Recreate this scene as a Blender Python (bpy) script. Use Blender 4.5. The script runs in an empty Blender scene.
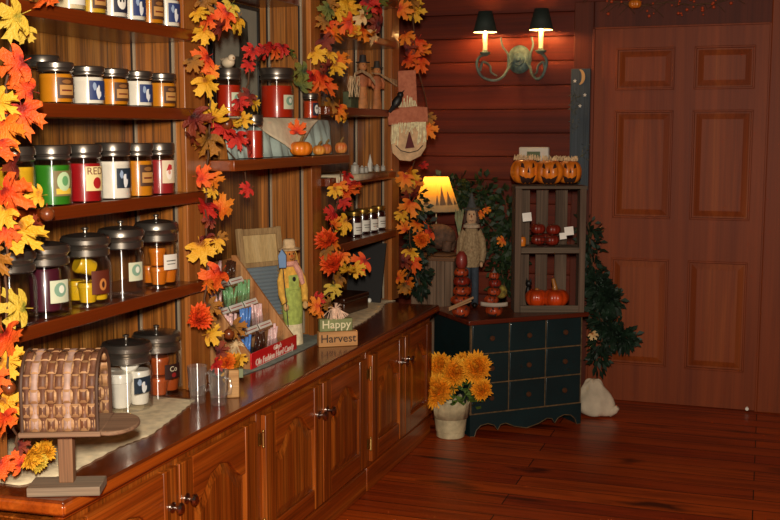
import bpy, bmesh, math, random
from mathutils import Vector, Matrix, Euler
random.seed(7)
PI = math.pi
S = bpy.context.scene
COL = S.collection

# ------------------------------------------------------------------ camera
F, YAW, PITCH, H = 1084.4, 0.3334, 0.1181, 1.5
cd = bpy.data.cameras.new('camera'); cam = bpy.data.objects.new('camera', cd); COL.objects.link(cam)
cam.location = (0, 0, H); cam.rotation_euler = (PI/2-PITCH, 0, YAW)
cd.sensor_width = 36; cd.lens = F/780*36; cd.clip_start = .05; cd.clip_end = 60
S.camera = cam
CM = Euler((PI/2-PITCH, 0, YAW)).to_matrix()
def ray(x, y): return CM @ Vector(((x-390)/F, -(y-260)/F, -1))
def onX(x, y, X): d = ray(x, y); return Vector((0, 0, H)) + d*(X/d.x)
def onY(x, y, Y): d = ray(x, y); return Vector((0, 0, H)) + d*(Y/d.y)
def onZ(x, y, Z): d = ray(x, y); return Vector((0, 0, H)) + d*((Z-H)/d.z)
def tocam(p): return (Vector((0, 0, H))-Vector(p)).normalized()

# ------------------------------------------------------------------ materials
def lin(c):
    if isinstance(c, str):
        c = c.lstrip('#'); c = [int(c[i:i+2], 16)/255 for i in (0, 2, 4)]
    return tuple((x/12.92 if x <= .04045 else ((x+.055)/1.055)**2.4) for x in c[:3]) + (1,)
MATS = {}
def base_mat(name):
    m = bpy.data.materials.new(name); m.use_nodes = True
    nt = m.node_tree; b = nt.nodes['Principled BSDF']; MATS[name] = m
    return m, nt, b
def ramp(nt, fac, stops):
    r = nt.nodes.new('ShaderNodeValToRGB'); e = r.color_ramp.elements
    while len(e) < len(stops): e.new(.5)
    for k, (p, c) in zip(e, stops): k.position = p; k.color = lin(c)
    nt.links.new(fac, r.inputs[0]); return r.outputs[0]
def coords(nt, scale, kind='Object', rot=(0, 0, 0), loc=(0, 0, 0)):
    t = nt.nodes.new('ShaderNodeTexCoord'); mp = nt.nodes.new('ShaderNodeMapping')
    mp.inputs['Scale'].default_value = scale; mp.inputs['Rotation'].default_value = rot; mp.inputs['Location'].default_value = loc
    nt.links.new(t.outputs[kind], mp.inputs[0]); return mp.outputs[0]
def noise(nt, vec, scale, detail=4, dist=0, rough=.55):
    n = nt.nodes.new('ShaderNodeTexNoise'); n.inputs['Scale'].default_value = scale
    n.inputs['Detail'].default_value = detail; n.inputs['Distortion'].default_value = dist; n.inputs['Roughness'].default_value = rough
    nt.links.new(vec, n.inputs['Vector']); return n.outputs[0]
def bump(nt, b, h, strength, dist=.01):
    n = nt.nodes.new('ShaderNodeBump'); n.inputs['Strength'].default_value = strength; n.inputs['Distance'].default_value = dist
    nt.links.new(h, n.inputs['Height']); nt.links.new(n.outputs[0], b.inputs['Normal'])
def mixc(nt, fac, a, b, mode='MIX'):
    m = nt.nodes.new('ShaderNodeMix'); m.data_type = 'RGBA'; m.blend_type = mode
    for i, v in ((0, fac), (6, a), (7, b)):
        if isinstance(v, (int, float)): m.inputs[i].default_value = v
        elif isinstance(v, (tuple, str)): m.inputs[i].default_value = lin(v)
        else: nt.links.new(v, m.inputs[i])
    return m.outputs[2]
def mat(name, c, rough=.6, metal=0, coat=0, var=0, vscale=8, bmp=0, bscale=60, spec=.5, c2=None):
    if name in MATS: return MATS[name]
    m, nt, b = base_mat(name)
    b.inputs['Roughness'].default_value = rough; b.inputs['Metallic'].default_value = metal
    b.inputs['Coat Weight'].default_value = coat; b.inputs['Coat Roughness'].default_value = .08
    b.inputs['Specular IOR Level'].default_value = spec
    b.inputs['Base Color'].default_value = lin(c)
    if c2 is None and isinstance(c, str):
        l = lin(c)
    v = coords(nt, (1, 1, 1))
    n = noise(nt, v, vscale)
    if c2 is None:
        r = [int(c.lstrip('#')[i:i+2], 16)/255 for i in (0, 2, 4)]
        k = var if var else .06
        lo = tuple(max(0, x*(1-k)) for x in r); hi = tuple(min(1, x*(1+k*.6)) for x in r)
    else: lo, hi = c, c2
    nt.links.new(ramp(nt, n, [(.3, lo), (.7, hi)]), b.inputs['Base Color'])
    if bmp: bump(nt, b, noise(nt, v, bscale), bmp, .004)
    return m
def wood(name, stops, grain='z', scale=1.0, rough=.45, coat=0, fine=.5, spec=.5, big=9):
    """long grain along one axis; stops = dark, mid, light"""
    if name in MATS: return MATS[name]
    m, nt, b = base_mat(name)
    s = {'x': (.05, 1, 1), 'y': (1, .05, 1), 'z': (1, 1, .05)}[grain]
    v = coords(nt, tuple(k*scale for k in s))
    v2 = coords(nt, tuple(k*scale for k in {'x': (.012, 1, 1), 'y': (1, .012, 1), 'z': (1, 1, .012)}[grain]))
    n1 = noise(nt, v, big, 5, 1.2); n2 = noise(nt, v2, 95, 3, .2, .7)
    c1 = ramp(nt, n1, [(.28, stops[0]), (.5, stops[1]), (.72, stops[2])])
    g = ramp(nt, n2, [(.36, '#5a5a5a'), (.58, '#ffffff')])
    nt.links.new(mixc(nt, fine, c1, g, 'MULTIPLY'), b.inputs['Base Color'])
    b.inputs['Roughness'].default_value = rough; b.inputs['Coat Weight'].default_value = coat
    b.inputs['Coat Roughness'].default_value = .12; b.inputs['Specular IOR Level'].default_value = spec
    bump(nt, b, n2, .12, .002)
    return m
def glass_mat(name, tint='#ffffff', k=1.0, rough=.03, aniso=0, refraction_white=0):
    if name in MATS: return MATS[name]
    m = bpy.data.materials.new(name); m.use_nodes = True; nt = m.node_tree; nt.nodes.clear()
    o = nt.nodes.new('ShaderNodeOutputMaterial'); t = nt.nodes.new('ShaderNodeBsdfTransparent'); g = nt.nodes.new('ShaderNodeBsdfGlossy')
    t.inputs[0].default_value = lin(tint); g.inputs['Roughness'].default_value = rough; g.inputs['Anisotropy'].default_value = aniso; g.inputs['Rotation'].default_value = 0
    tg = nt.nodes.new('ShaderNodeTangent'); tg.direction_type = 'RADIAL'; tg.axis = 'Z'; nt.links.new(tg.outputs[0], g.inputs['Tangent'])
    lw = nt.nodes.new('ShaderNodeLayerWeight'); lw.inputs[0].default_value = .5
    pw = nt.nodes.new('ShaderNodeMath'); pw.operation = 'POWER'; pw.inputs[1].default_value = 4; nt.links.new(lw.outputs['Facing'], pw.inputs[0])
    mu = nt.nodes.new('ShaderNodeMath'); mu.operation = 'MULTIPLY_ADD'; mu.inputs[1].default_value = .55*k; mu.inputs[2].default_value = .035*k; mu.use_clamp = True
    nt.links.new(pw.outputs[0], mu.inputs[0])
    mx = nt.nodes.new('ShaderNodeMixShader'); nt.links.new(mu.outputs[0], mx.inputs[0])
    nt.links.new(t.outputs[0], mx.inputs[1]); nt.links.new(g.outputs[0], mx.inputs[2]); 
    if refraction_white:  # flat white mixed into the glass, standing in for brightness from refracted light
        dd = nt.nodes.new('ShaderNodeBsdfDiffuse'); dd.inputs[0].default_value = (.8, .82, .8, 1); m2 = nt.nodes.new('ShaderNodeMixShader'); m2.inputs[0].default_value = refraction_white
        nt.links.new(mx.outputs[0], m2.inputs[1]); nt.links.new(dd.outputs[0], m2.inputs[2]); mx = m2
    nt.links.new(mx.outputs[0], o.inputs[0])
    MATS[name] = m; return m
def glow(name, c, strength):
    m, nt, b = base_mat(name); b.inputs['Base Color'].default_value = lin(c)
    b.inputs['Emission Color'].default_value = lin(c); b.inputs['Emission Strength'].default_value = strength
    return m
def leaf_mat(name, core, edge, vein):
    """autumn silk leaf: colour runs from the stalk outwards, blotches on top"""
    m, nt, b = base_mat(name)
    t = nt.nodes.new('ShaderNodeTexCoord'); ln = nt.nodes.new('ShaderNodeVectorMath'); ln.operation = 'LENGTH'
    nt.links.new(t.outputs['Object'], ln.inputs[0])
    oi = nt.nodes.new('ShaderNodeObjectInfo')
    ad = nt.nodes.new('ShaderNodeVectorMath'); ad.operation = 'ADD'
    nt.links.new(t.outputs['Object'], ad.inputs[0]); nt.links.new(oi.outputs['Random'], ad.inputs[1])
    n = noise(nt, ad.outputs[0], 3.0, 4)
    a = nt.nodes.new('ShaderNodeMath'); a.operation = 'MULTIPLY_ADD'; a.inputs[1].default_value = .9; a.inputs[2].default_value = -.45
    nt.links.new(n, a.inputs[0])
    s = nt.nodes.new('ShaderNodeMath'); s.operation = 'ADD'; nt.links.new(ln.outputs[1], s.inputs[0]); nt.links.new(a.outputs[0], s.inputs[1])
    nt.links.new(ramp(nt, s.outputs[0], [(.02, vein), (.22, core), (.62, edge)]), b.inputs['Base Color'])
    b.inputs['Roughness'].default_value = .5; b.inputs['Specular IOR Level'].default_value = .35
    bump(nt, b, noise(nt, ad.outputs[0], 14, 3), .4, .02)
    return m

OAK = wood('oak_panel', ('#683a14', '#9c6226', '#bf8440'), 'z', 1.2, .45, .1, .85)
OAKD = wood('oak_divider', ('#6e3a12', '#a05e20', '#bf7a36'), 'z', 1.2, .42, .15, .75)
OAKP = wood('oak_post', ('#8a4a1a', '#a8622a', '#c27b3c'), 'z', 1.4, .35, .3, .35)
SHELF = wood('shelf_stain', ('#541e06', '#702c0a', '#80360e'), 'y', 1.2, .3, .35, .3)
SHELFM = wood('shelf_stain_light', ('#71300d', '#8a4012', '#9a4d18'), 'y', 1.2, .3, .4, .3)
CABF = wood('cabinet_oak_upright', ('#6e2e08', '#a44e12', '#c66e24'), 'z', 1.3, .34, .3, .75)
CABH = wood('cabinet_oak_level', ('#7c330a', '#a64a10', '#c4661e'), 'y', 1.3, .34, .3, .55)
CTOP = wood('counter_walnut', ('#56220c', '#6e2e10', '#7e3814'), 'y', 1.0, .22, .45, .35)
CEDGE = wood('counter_edge', ('#84340a', '#a84a10', '#bf5e1a'), 'y', 1.0, .25, .5, .3)
LOGW = wood('log_siding', ('#481104', '#621e07', '#722a0c'), 'x', .8, .6, 0, .25, .25)
DOORW = wood('door_fir', ('#6e2b0e', '#813813', '#904118'), 'z', .9, .55, 0, .14, .25)
DOORP = wood('door_fir_panel', ('#722e0e', '#8a3e16', '#9c4d1e'), 'z', .9, .55, 0, .2, .25)
CASE = wood('casing_dark', ('#451406', '#58200c', '#682a12'), 'z', .9, .6, 0, .2, .25)
GREY = wood('weathered_wood', ('#5c4433', '#7a5d47', '#917660'), 'z', 1.2, .8, 0, .5)
GREYX = wood('weathered_wood_level', ('#74604c', '#94806a', '#ab9880'), 'x', 1.2, .8, 0, .45)
PINE = wood('pine_block', ('#a9773f', '#c5945a', '#d8ac74'), 'x', 2, .6, 0, .3)
RUST = wood('candy_side_pine', ('#9a5a2c', '#b97c47', '#cf9a66'), 'z', 2, .55, 0, .35)
LIDM = mat('lid_gunmetal', '#857d74', .32, .9, .2)
GOLD = mat('lid_gold', '#b99a4e', .28, .9)
GLASS = glass_mat('clear_glass', '#ffffff', 1.3, .22, .92)
MUG = glass_mat('mug_glass', '#ffffff', 3.0, .2, .8, .028)
BRASS = mat('brass', '#c9a560', .3, 1)
STEEL = mat('nickel', '#b9aea6', .2, 1)
DARKIRON = mat('dark_knob', '#6a4630', .35, .5)
BLACK = mat('black_paint', '#120f0e', .5)
RAFFIA = mat('raffia', '#d9b98c', .8, var=.2, vscale=40)
RAFFIAP = mat('raffia_pale', '#e3bfa4', .8, var=.2, vscale=40)
ORANGEP = mat('pumpkin_orange', '#f07c1c', .4, 0, .25, var=.25, vscale=12)
REDP = mat('pumpkin_red', '#c4400f', .32, 0, .4, var=.3, vscale=10)
TWIG = mat('twig', '#5a3a22', .8)
EVER = mat('evergreen', '#1f3216', .6, var=.5, vscale=20)
EVER2 = mat('evergreen_blue', '#182c1c', .6, var=.5, vscale=20)
WHITE = mat('white_card', '#f8f4ea', .6)
LEAFM = {
 'y': leaf_mat('leaf_gold', '#e6a01e', '#f0b634', '#9a5a14'),
 'g': leaf_mat('leaf_yellow_green', '#d8b23a', '#cfae3e', '#7d7a26'),
 'o': leaf_mat('leaf_orange', '#ee6d1c', '#f08a26', '#c23a12'),
 'r': leaf_mat('leaf_red_orange', '#e8451a', '#f06a24', '#8a1a10'),
 'd': leaf_mat('leaf_red', '#b81c16', '#cf3324', '#5c0c10'),
 'b': leaf_mat('leaf_burgundy', '#6a1c18', '#8a3a20', '#30100c'),
 'n': leaf_mat('leaf_brown', '#8a5a20', '#a86c22', '#4a3014'),
 'e': leaf_mat('leaf_olive', '#55602a', '#7a7630', '#2c3418'),
 'c': leaf_mat('leaf_cream_peach', '#e8b878', '#ecc68a', '#b06a34'),
}

# ------------------------------------------------------------------ mesh builder
def ident(): return Matrix.Identity(4)
def T(x, y=None, z=None): return Matrix.Translation(Vector(x) if y is None else Vector((x, y, z)))
def RZ(a): return Matrix.Rotation(a, 4, 'Z')
def RX(a): return Matrix.Rotation(a, 4, 'X')
def RY(a): return Matrix.Rotation(a, 4, 'Y')
def frame(o, x, y):
    """matrix with origin o, local x and y axes"""
    x = Vector(x).normalized(); z = x.cross(Vector(y)).normalized(); y = z.cross(x)
    m = Matrix((x, y, z)).transposed().to_4x4(); m.translation = Vector(o); return m
class MB:
    def __init__(s, M=None): s.v = []; s.f = []; s.M = M or ident()
    def add(s, vs, fs, M=None):
        n = len(s.v); M = s.M @ M if M is not None else s.M
        s.v += [tuple(M @ Vector(p)) for p in vs]; s.f += [tuple(i+n for i in f) for f in fs]
        return s
    def box(s, c, d, M=None, taper=1.0):
        x, y, z = d[0]/2, d[1]/2, d[2]/2; t = taper
        vs = [(c[0]+a*x*(t if e > 0 else 1), c[1]+b*y*(t if e > 0 else 1), c[2]+e*z) for e in (-1, 1) for b in (-1, 1) for a in (-1, 1)]
        return s.add(vs, [(0, 2, 3, 1), (4, 5, 7, 6), (0, 1, 5, 4), (1, 3, 7, 5), (3, 2, 6, 7), (2, 0, 4, 6)], M)
    def span(s, a, b, M=None):
        return s.box([(p+q)/2 for p, q in zip(a, b)], [abs(q-p) for p, q in zip(a, b)], M)
    def lathe(s, prof, seg=28, M=None, sx=1, sy=1):
        vs = []; fs = []; ring = []
        for r, z in prof:
            if r < 1e-6: ring.append([len(vs)]); vs.append((0, 0, z))
            else:
                ring.append(list(range(len(vs), len(vs)+seg)))
                vs += [(r*math.cos(2*PI*i/seg)*sx, r*math.sin(2*PI*i/seg)*sy, z) for i in range(seg)]
        for a, b in zip(ring, ring[1:]):
            if len(a) == 1 and len(b) == 1: continue
            for i in range(seg):
                j = (i+1) % seg
                if len(a) == 1: fs.append((a[0], b[j], b[i]))
                elif len(b) == 1: fs.append((a[i], a[j], b[0]))
                else: fs.append((a[i], a[j], b[j], b[i]))
        return s.add(vs, fs, M)
    def tube(s, pts, r, seg=8, M=None):
        pts = [Vector(p) for p in pts]; n = len(pts)
        rs = r if isinstance(r, (list, tuple)) else [r]*n
        vs = []; fs = []; up = None
        for i, p in enumerate(pts):
            d = (pts[min(i+1, n-1)]-pts[max(i-1, 0)]).normalized()
            if up is None: up = d.orthogonal().normalized()
            up = (up-d*up.dot(d)); up = up.normalized() if up.length > 1e-6 else d.orthogonal().normalized()
            q = d.cross(up)
            vs += [tuple(p+(up*math.cos(2*PI*k/seg)+q*math.sin(2*PI*k/seg))*rs[i]) for k in range(seg)]
        for i in range(n-1):
            for k in range(seg):
                j = (k+1) % seg
                fs.append((i*seg+k, i*seg+j, (i+1)*seg+j, (i+1)*seg+k))
        fs.append(tuple(range(seg))[::-1]); fs.append(tuple((n-1)*seg+k for k in range(seg)))
        return s.add(vs, fs, M)
    def prism(s, poly, t, M=None):
        """polygon in local xy, thickness t along +z"""
        n = len(poly); vs = [(p[0], p[1], 0) for p in poly]+[(p[0], p[1], t) for p in poly]
        fs = [tuple(range(n))[::-1], tuple(range(n, 2*n))]+[(i, (i+1) % n, n+(i+1) % n, n+i) for i in range(n)]
        return s.add(vs, fs, M)
    def ball(s, c, r, M=None, seg=20, rings=12):
        rx, ry, rz = r if isinstance(r, (tuple, list)) else (r, r, r)
        prof = [(math.sin(PI*i/rings), -math.cos(PI*i/rings)) for i in range(rings+1)]
        prof[0] = (0, -1); prof[-1] = (0, 1)
        m = T(*c) @ Matrix.Diagonal((rx, ry, rz, 1))
        return s.lathe(prof, seg, (M @ m) if M is not None else m)
    def ground(s, poly, M=None): return s.add([(p[0], p[1], p[2] if len(p) > 2 else 0) for p in poly], [tuple(range(len(poly)))], M)
    def build(s, name, m, parent=None, loc=None, rz=0, bevel=0, seg=2, world=False, sharp=38, solid=0, sub=0):
        vs = s.v
        o_m = (T(loc) if loc is not None else ident()) @ RZ(rz)
        if world:
            inv = (WM[parent.name] if parent is not None else o_m).inverted()
            vs = [tuple(inv @ Vector(p)) for p in vs]
        me = bpy.data.meshes.new(name); me.from_pydata(vs, [], s.f)
        bm = bmesh.new(); bm.from_mesh(me); bmesh.ops.recalc_face_normals(bm, faces=bm.faces); bm.to_mesh(me); bm.free()
        me.materials.append(m)
        for p in me.polygons: p.use_smooth = True
        me.set_sharp_from_angle(angle=math.radians(sharp))
        o = bpy.data.objects.new(name, me); COL.objects.link(o)
        if parent is not None: o.parent = parent; WM[o.name] = WM[parent.name]
        else: WM[o.name] = o_m
        if loc is not None: o.location = loc
        o.rotation_euler.z = rz
        if solid: md = o.modifiers.new('solid', 'SOLIDIFY'); md.thickness = solid; md.offset = 0
        if bevel:
            md = o.modifiers.new('bevel', 'BEVEL'); md.width = bevel; md.segments = seg; md.limit_method = 'ANGLE'; md.angle_limit = math.radians(40)
        if sub: md = o.modifiers.new('sub', 'SUBSURF'); md.levels = sub; md.render_levels = sub
        return o
WM = {}
def tag(o, label, cat, group=None, kind=None):
    o['label'] = label; o['category'] = cat
    if group: o['group'] = group
    if kind: o['kind'] = kind
    return o
def thing(name, label, cat, loc=(0, 0, 0), rz=0, group=None):
    o = bpy.data.objects.new(name, None); COL.objects.link(o); o.empty_display_size = .05
    o.location = loc; o.rotation_euler.z = rz; WM[o.name] = T(loc) @ RZ(rz)
    return tag(o, label, cat, group)
def struct(o): o['kind'] = 'structure'; return o
def text_mb(txt, size, M, depth=.0015, shear=0, bold=0, wrap=None):
    cu = bpy.data.curves.new('lettering', 'FONT'); cu.body = txt; cu.size = size; cu.align_x = 'CENTER'; cu.align_y = 'CENTER'
    cu.extrude = depth/2; cu.shear = shear; cu.offset = bold; cu.resolution_u = 3
    ob = bpy.data.objects.new('lettering', cu); COL.objects.link(ob)
    me = ob.to_mesh()
    vs = [tuple(v.co) for v in me.vertices]; fs = [tuple(p.vertices) for p in me.polygons]
    ob.to_mesh_clear(); bpy.data.objects.remove(ob); bpy.data.curves.remove(cu)
    m = MB()
    if wrap: vs = [wrap(p) for p in vs]
    m.add(vs, fs, M); return m

# ------------------------------------------------------------------ the setting
D = 6.05            # back wall
XP = -1.75          # face of the shelving posts
XB = -1.985         # back panel of the shelving
XR = 2.4
m = MB(); m.ground([(-2.3, -1.2, 0), (XR, -1.2, 0), (XR, D+.05, 0), (-2.3, D+.05, 0)])
fm, nt, b = base_mat('plank_floor')
v = coords(nt, (1, 1, 1))
br = nt.nodes.new('ShaderNodeTexBrick'); br.inputs['Scale'].default_value = 1; br.inputs['Brick Width'].default_value = 2.6; br.inputs['Row Height'].default_value = .13
br.inputs['Mortar Size'].default_value = .0025; br.inputs['Color1'].default_value = lin('#94300a'); br.inputs['Color2'].default_value = lin('#bc4e10'); br.inputs['Mortar'].default_value = lin('#1e0803')
br.offset = .37; nt.links.new(v, br.inputs['Vector'])
g = ramp(nt, noise(nt, coords(nt, (.06, 1, 1)), 22, 5, 1.5), [(.3, '#7a5a48'), (.58, '#ffffff')])
kn = ramp(nt, noise(nt, coords(nt, (.35, 1.3, 1)), 4.2, 3, .3), [(.30, '#3a2018'), (.40, '#ffffff')])
c = mixc(nt, .7, br.outputs[0], g, 'MULTIPLY'); c = mixc(nt, .9, c, kn, 'MULTIPLY')
nt.links.new(c, b.inputs['Base Color']); b.inputs['Roughness'].default_value = .42; b.inputs['Specular IOR Level'].default_value = .3; b.inputs['Coat Weight'].default_value = .15; b.inputs['Coat Roughness'].default_value = .2
struct(m.build('floor', fm))
# log siding on the back wall: each board a shallow rounded course
zj = onY(480, 38.5, D).z; st = zj-onY(480, 62.3, D).z
def siding(x0, x1, z0, z1):
    m = MB(); prof = []
    k = math.floor((z0-zj)/st)
    zs = []
    while zj+k*st < z1:
        a, bq = max(z0, zj+k*st), min(z1, zj+(k+1)*st)
        for q in (0, .02, .08, .2, .4, .6, .8, .92, .98, 1):
            z = zj+(k+q)*st
            if z0 <= z <= z1: prof.append((D+.0-.005*(1-(abs(2*q-1))**8)**.5 if 0 < q < 1 else D+.006, z))
        k += 1
    n = len(prof)
    vs = [(x0, p[0], p[1]) for p in prof]+[(x1, p[0], p[1]) for p in prof]+[(x0, D+.08, z0), (x0, D+.08, z1), (x1, D+.08, z0), (x1, D+.08, z1)]
    fs = [(i, i+1, n+i+1, n+i) for i in range(n-1)]+[(2*n, 2*n+1, 2*n+3, 2*n+2)]
    return m.add(vs, fs)
dl, dr = onY(593.5, 120, D).x, onY(769, 60, D).x
ml = onY(574, 60, D).x
dtop = onY(680, 27, D).z
m = siding(-2.3, ml+.01, 0, 2.75)
struct(m.build('wall_back', LOGW, sharp=60))
m = siding(dr+.32, XR, 0, 2.75); struct(m.build('wall_back', LOGW, sharp=60))
m = MB(); m.span((ml, D+.02, dtop+.14), (dr+.34, D+.08, 2.75)); struct(m.build('wall_back', LOGW))
m = MB(); m.span((-2.3, -1.2, 0), (-2.2, D+.08, 2.75)); struct(m.build('wall_left', OAK))
m = MB(); m.span((XR, -1.2, 0), (XR+.08, D+.08, 2.75)); struct(m.build('wall_right', LOGW))
m = MB(); m.span((-2.3, -1.2, 2.75), (XR+.08, D+.08, 2.8)); struct(m.build('ceiling', wood('ceiling_boards', ('#6a4a30', '#80603e', '#93704a'), 'y', 1, .7)))
# door with six panels
root = bpy.data.objects.new('door_1', None); COL.objects.link(root); root.location = ((dl+dr)/2, D, 0); WM['door_1'] = T(root.location); struct(root)
m = MB(); m.span((dl, D+.012, .004), (dr, D+.05, dtop)); m.build('door_slab', DOORP, root, world=True)
pan = [((618, 48), (672, 89)), ((696, 48), (753, 88)), ((615, 111), (671, 219)), ((693, 111), (750, 219.5)), ((612, 259), (665, 365)), ((689, 260), (742, 373))]
P = []
for a, c_ in pan:
    p0 = onY(a[0], a[1], D); p1 = onY(c_[0], c_[1], D); P.append([p0.x, p1.x, p1.z, p0.z])
xl0 = sum(P[i][0] for i in (0, 2, 4))/3; xl1 = sum(P[i][1] for i in (0, 2, 4))/3; xr0 = sum(P[i][0] for i in (1, 3, 5))/3; xr1 = sum(P[i][1] for i in (1, 3, 5))/3
rows = [(P[4][2]+P[5][2])/2, (P[4][3]+P[5][3])/2, (P[2][2]+P[3][2])/2, (P[2][3]+P[3][3])/2, (P[0][2]+P[1][2])/2, (P[0][3]+P[1][3])/2]
m = MB(); y0, y1 = D-.008, D+.013
for xa, xb in ((dl, xl0), (xl1, xr0), (xr1, dr)): m.span((xa, y0, .004), (xb, y1, dtop))
for xa, xb in ((xl0, xl1), (xr0, xr1)):
    for za, zb in ((.004, rows[0]), (rows[1], rows[2]), (rows[3], rows[4]), (rows[5], dtop)): m.span((xa, y0, za), (xb, y1, zb))
m.build('door_frame', DOORW, root, world=True)
for xa, xb in ((xl0, xl1), (xr0, xr1)):
    for za, zb in ((rows[0], rows[1]), (rows[2], rows[3]), (rows[4], rows[5])):
        m = MB(); i = .012; j = .045
        vs = [(xa+i, D+.013, za+i), (xb-i, D+.013, za+i), (xb-i, D+.013, zb-i), (xa+i, D+.013, zb-i), (xa+j, D+.002, za+j), (xb-j, D+.002, za+j), (xb-j, D+.002, zb-j), (xa+j, D+.002, zb-j)]
        m.add(vs, [(0, 1, 5, 4), (1, 2, 6, 5), (2, 3, 7, 6), (3, 0, 4, 7), (4, 5, 6, 7)])
        m.build('door_panel', DOORP, root, world=True, sharp=10)
        m = MB()
        for (a, c_) in (((xa-.004, za-.004), (xb+.004, za+.008)), ((xa-.004, zb-.008), (xb+.004, zb+.004)), ((xa-.004, za), (xa+.008, zb)), ((xb-.008, za), (xb+.004, zb))):
            m.span((a[0], D-.013, a[1]), (c_[0], D+.005, c_[1]))
        m.build('panel_moulding', DOORW, root, world=True, bevel=.003)
m = MB(); m.span((ml, D-.014, 0), (dl-.006, D+.03, dtop+.15)); struct(m.build('trim_1', CASE, bevel=.004))
m = MB(); m.span((dl-.006, D-.018, dtop+.006), (dr+.012, D+.03, dtop+.15)); struct(m.build('trim_2', CASE, bevel=.004))
m = MB(); m.span((dr+.006, D-.03, 0), (dr+.34, D+.03, dtop+.2)); struct(m.build('trim_3', DOORW, bevel=.006))
m = MB(); m.span((dl-.012, D-.022, 0), (dl+.002, D+.02, dtop+.008)); m.span((dl-.012, D-.022, dtop), (dr+.01, D+.02, dtop+.01)); m.span((dr-.002, D-.026, 0), (dr+.012, D+.02, dtop+.008))
struct(m.build('trim_4', DOORW, bevel=.002))
# little door stop
p = onY(747, 408, D-.05); m = MB(); m.lathe([(0, 0), (.005, 0), (.005, .03), (.009, .033), (.009, .043), (0, .045)], 14, RX(PI/2))
tag(m.build('door_stop', WHITE, loc=(p.x, D-.008, .02)), 'small white door stop at the lower right corner of the door', 'door stop')

# ------------------------------------------------------------------ base cabinets, worktop
ZT, ZN = .655, .617
XF = -1.535
units = [(2.04, 3.095, 'nearest carved oak base cabinet, under the woven mailbox and clear mugs'), (3.105, 4.115, 'middle carved oak base cabinet, under the candy box and harvest sign'), (4.125, 5.03, 'farthest carved oak base cabinet, beside the dark green chest')]
def cabinet_door(root, ya, yb, hinge_low):
    """door in the plane x = XF, opening edge away from the hinge"""
    z0, z1 = .122, .578; t = .02; w = yb-ya; st_ = .075; yc = (ya+yb)/2
    MX = Matrix(((0, 0, 1, XF), (1, 0, 0, yc), (0, 1, 0, 0), (0, 0, 0, 1)))   # local (along y, up, out)
    iw = w/2-st_
    arch = [(-iw+.0, z1-.15), (-iw+.03, z1-.148), (-iw*.62, z1-.125), (-iw*.34, z1-.082), (0, z1-.068), (iw*.34, z1-.082), (iw*.62, z1-.125), (iw-.03, z1-.148), (iw, z1-.15)]
    def arch_pts(d):   # shrunk by d
        return [(-iw+d, z0+st_+d), (iw-d, z0+st_+d)]+[(x*(iw-d)/iw, z-d) for x, z in arch[::-1]]
    m = MB(MX); m.span((-w/2+.002, z0+.002, .001), (w/2-.002, z1-.002, .006))
    m.prism([(-w/2, z0), (-w/2+st_, z0), (-w/2+st_, z1), (-w/2, z1)], t); m.prism([(w/2-st_, z0), (w/2, z0), (w/2, z1), (w/2-st_, z1)], t)
    d = m.build('door', CABF, root, world=True, bevel=.005)
    m = MB(MX); m.prism([(-iw, z0), (iw, z0), (iw, z0+st_), (-iw, z0+st_)], t-.001); m.build('rail', CABH, d, world=True, bevel=.004); m = MB(MX)
    m.prism(arch+[(iw, z1), (-iw, z1)], t-.001); m.build('rail', CABH, d, world=True, bevel=.004)
    a, c_ = arch_pts(.004), arch_pts(.034); n = len(a); m = MB(MX)
    m.add([(p[0], p[1], .007) for p in a]+[(p[0], p[1], .017) for p in c_], [(i, (i+1) % n, n+(i+1) % n, n+i) for i in range(n)]+[tuple(range(n, 2*n))])
    m.build('raised_panel', CABF, d, world=True, sharp=12)
    ky = (w/2-.035) if hinge_low else (-w/2+.035)
    m = MB(MX @ T(ky, .468, t)); m.lathe([(0, 0), (.016, 0), (.016, .003), (.006, .006), (.006, .016), (.015, .02), (.017, .027), (.011, .033), (0, .034)], 18)
    k = m.build('knob', STEEL, d, world=True); k['label'] = 'round shiny knob'
    hy = -w/2-.004 if hinge_low else w/2+.004
    for hz in (.50, .20):
        m = MB(MX @ T(hy, hz, .012)); m.tube([(0, -.022, 0), (0, .022, 0)], .005, 8); m.box((-.009 if hinge_low else .009, 0, -.008), (.02, .04, .003)); m.ball((0, .026, 0), .0055); m.ball((0, -.026, 0), .0055)
        m.build('hinge', BRASS, d, world=True)['label'] = 'brass hinge'
for y0, y1, lb in units:
    r = thing('base_cabinet', lb, 'cabinet', (XF-.2, (y0+y1)/2, 0), 0, 'base cabinets under the worktop')
    m = MB(); m.span((XF-.42, y0, .1), (XF, y1, ZN-.02)); m.build('body', CABF, r, world=True, bevel=.002)
    m = MB(); m.span((XF-.4, y0, 0), (XF+.006, y1, .1)); m.build('plinth', CABH, r, world=True, bevel=.004)
    ym = (y0+y1)/2+.01
    cabinet_door(r, y0+.03, ym-.004, True); cabinet_door(r, ym+.004, y1-.03, False)
# angled end cabinet towards the camera
pA = Vector((-1.535, 2.045, 0)); pB = onZ(-60, 520, 0); pB = Vector((-1.80, 1.915, 0))
r = thing('corner_cabinet', 'angled oak cabinet end at the lower left corner below the woven mailbox', 'cabinet', (-1.75, 2.0, 0))
m = MB(); m.prism([(pA.x, pA.y-.006), (pB.x, pB.y), (-2.1, 1.915), (-2.1, 2.034), (pA.x, 2.034)], ZN-.02); m.build('body', CABF, r, world=True, bevel=.003)
dv = (pB-pA).normalized(); nrm = Vector((dv.y, -dv.x, 0)); nrm = nrm if nrm.y < 0 else -nrm
m = MB(frame((pA+pB)/2+Vector((0, -.003, .33)), dv, (0, 0, 1)))
m.box((0, 0, 0), (.2, .44, .02)); m.build('side_panel', CABH, r, world=True, bevel=.006)
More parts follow.
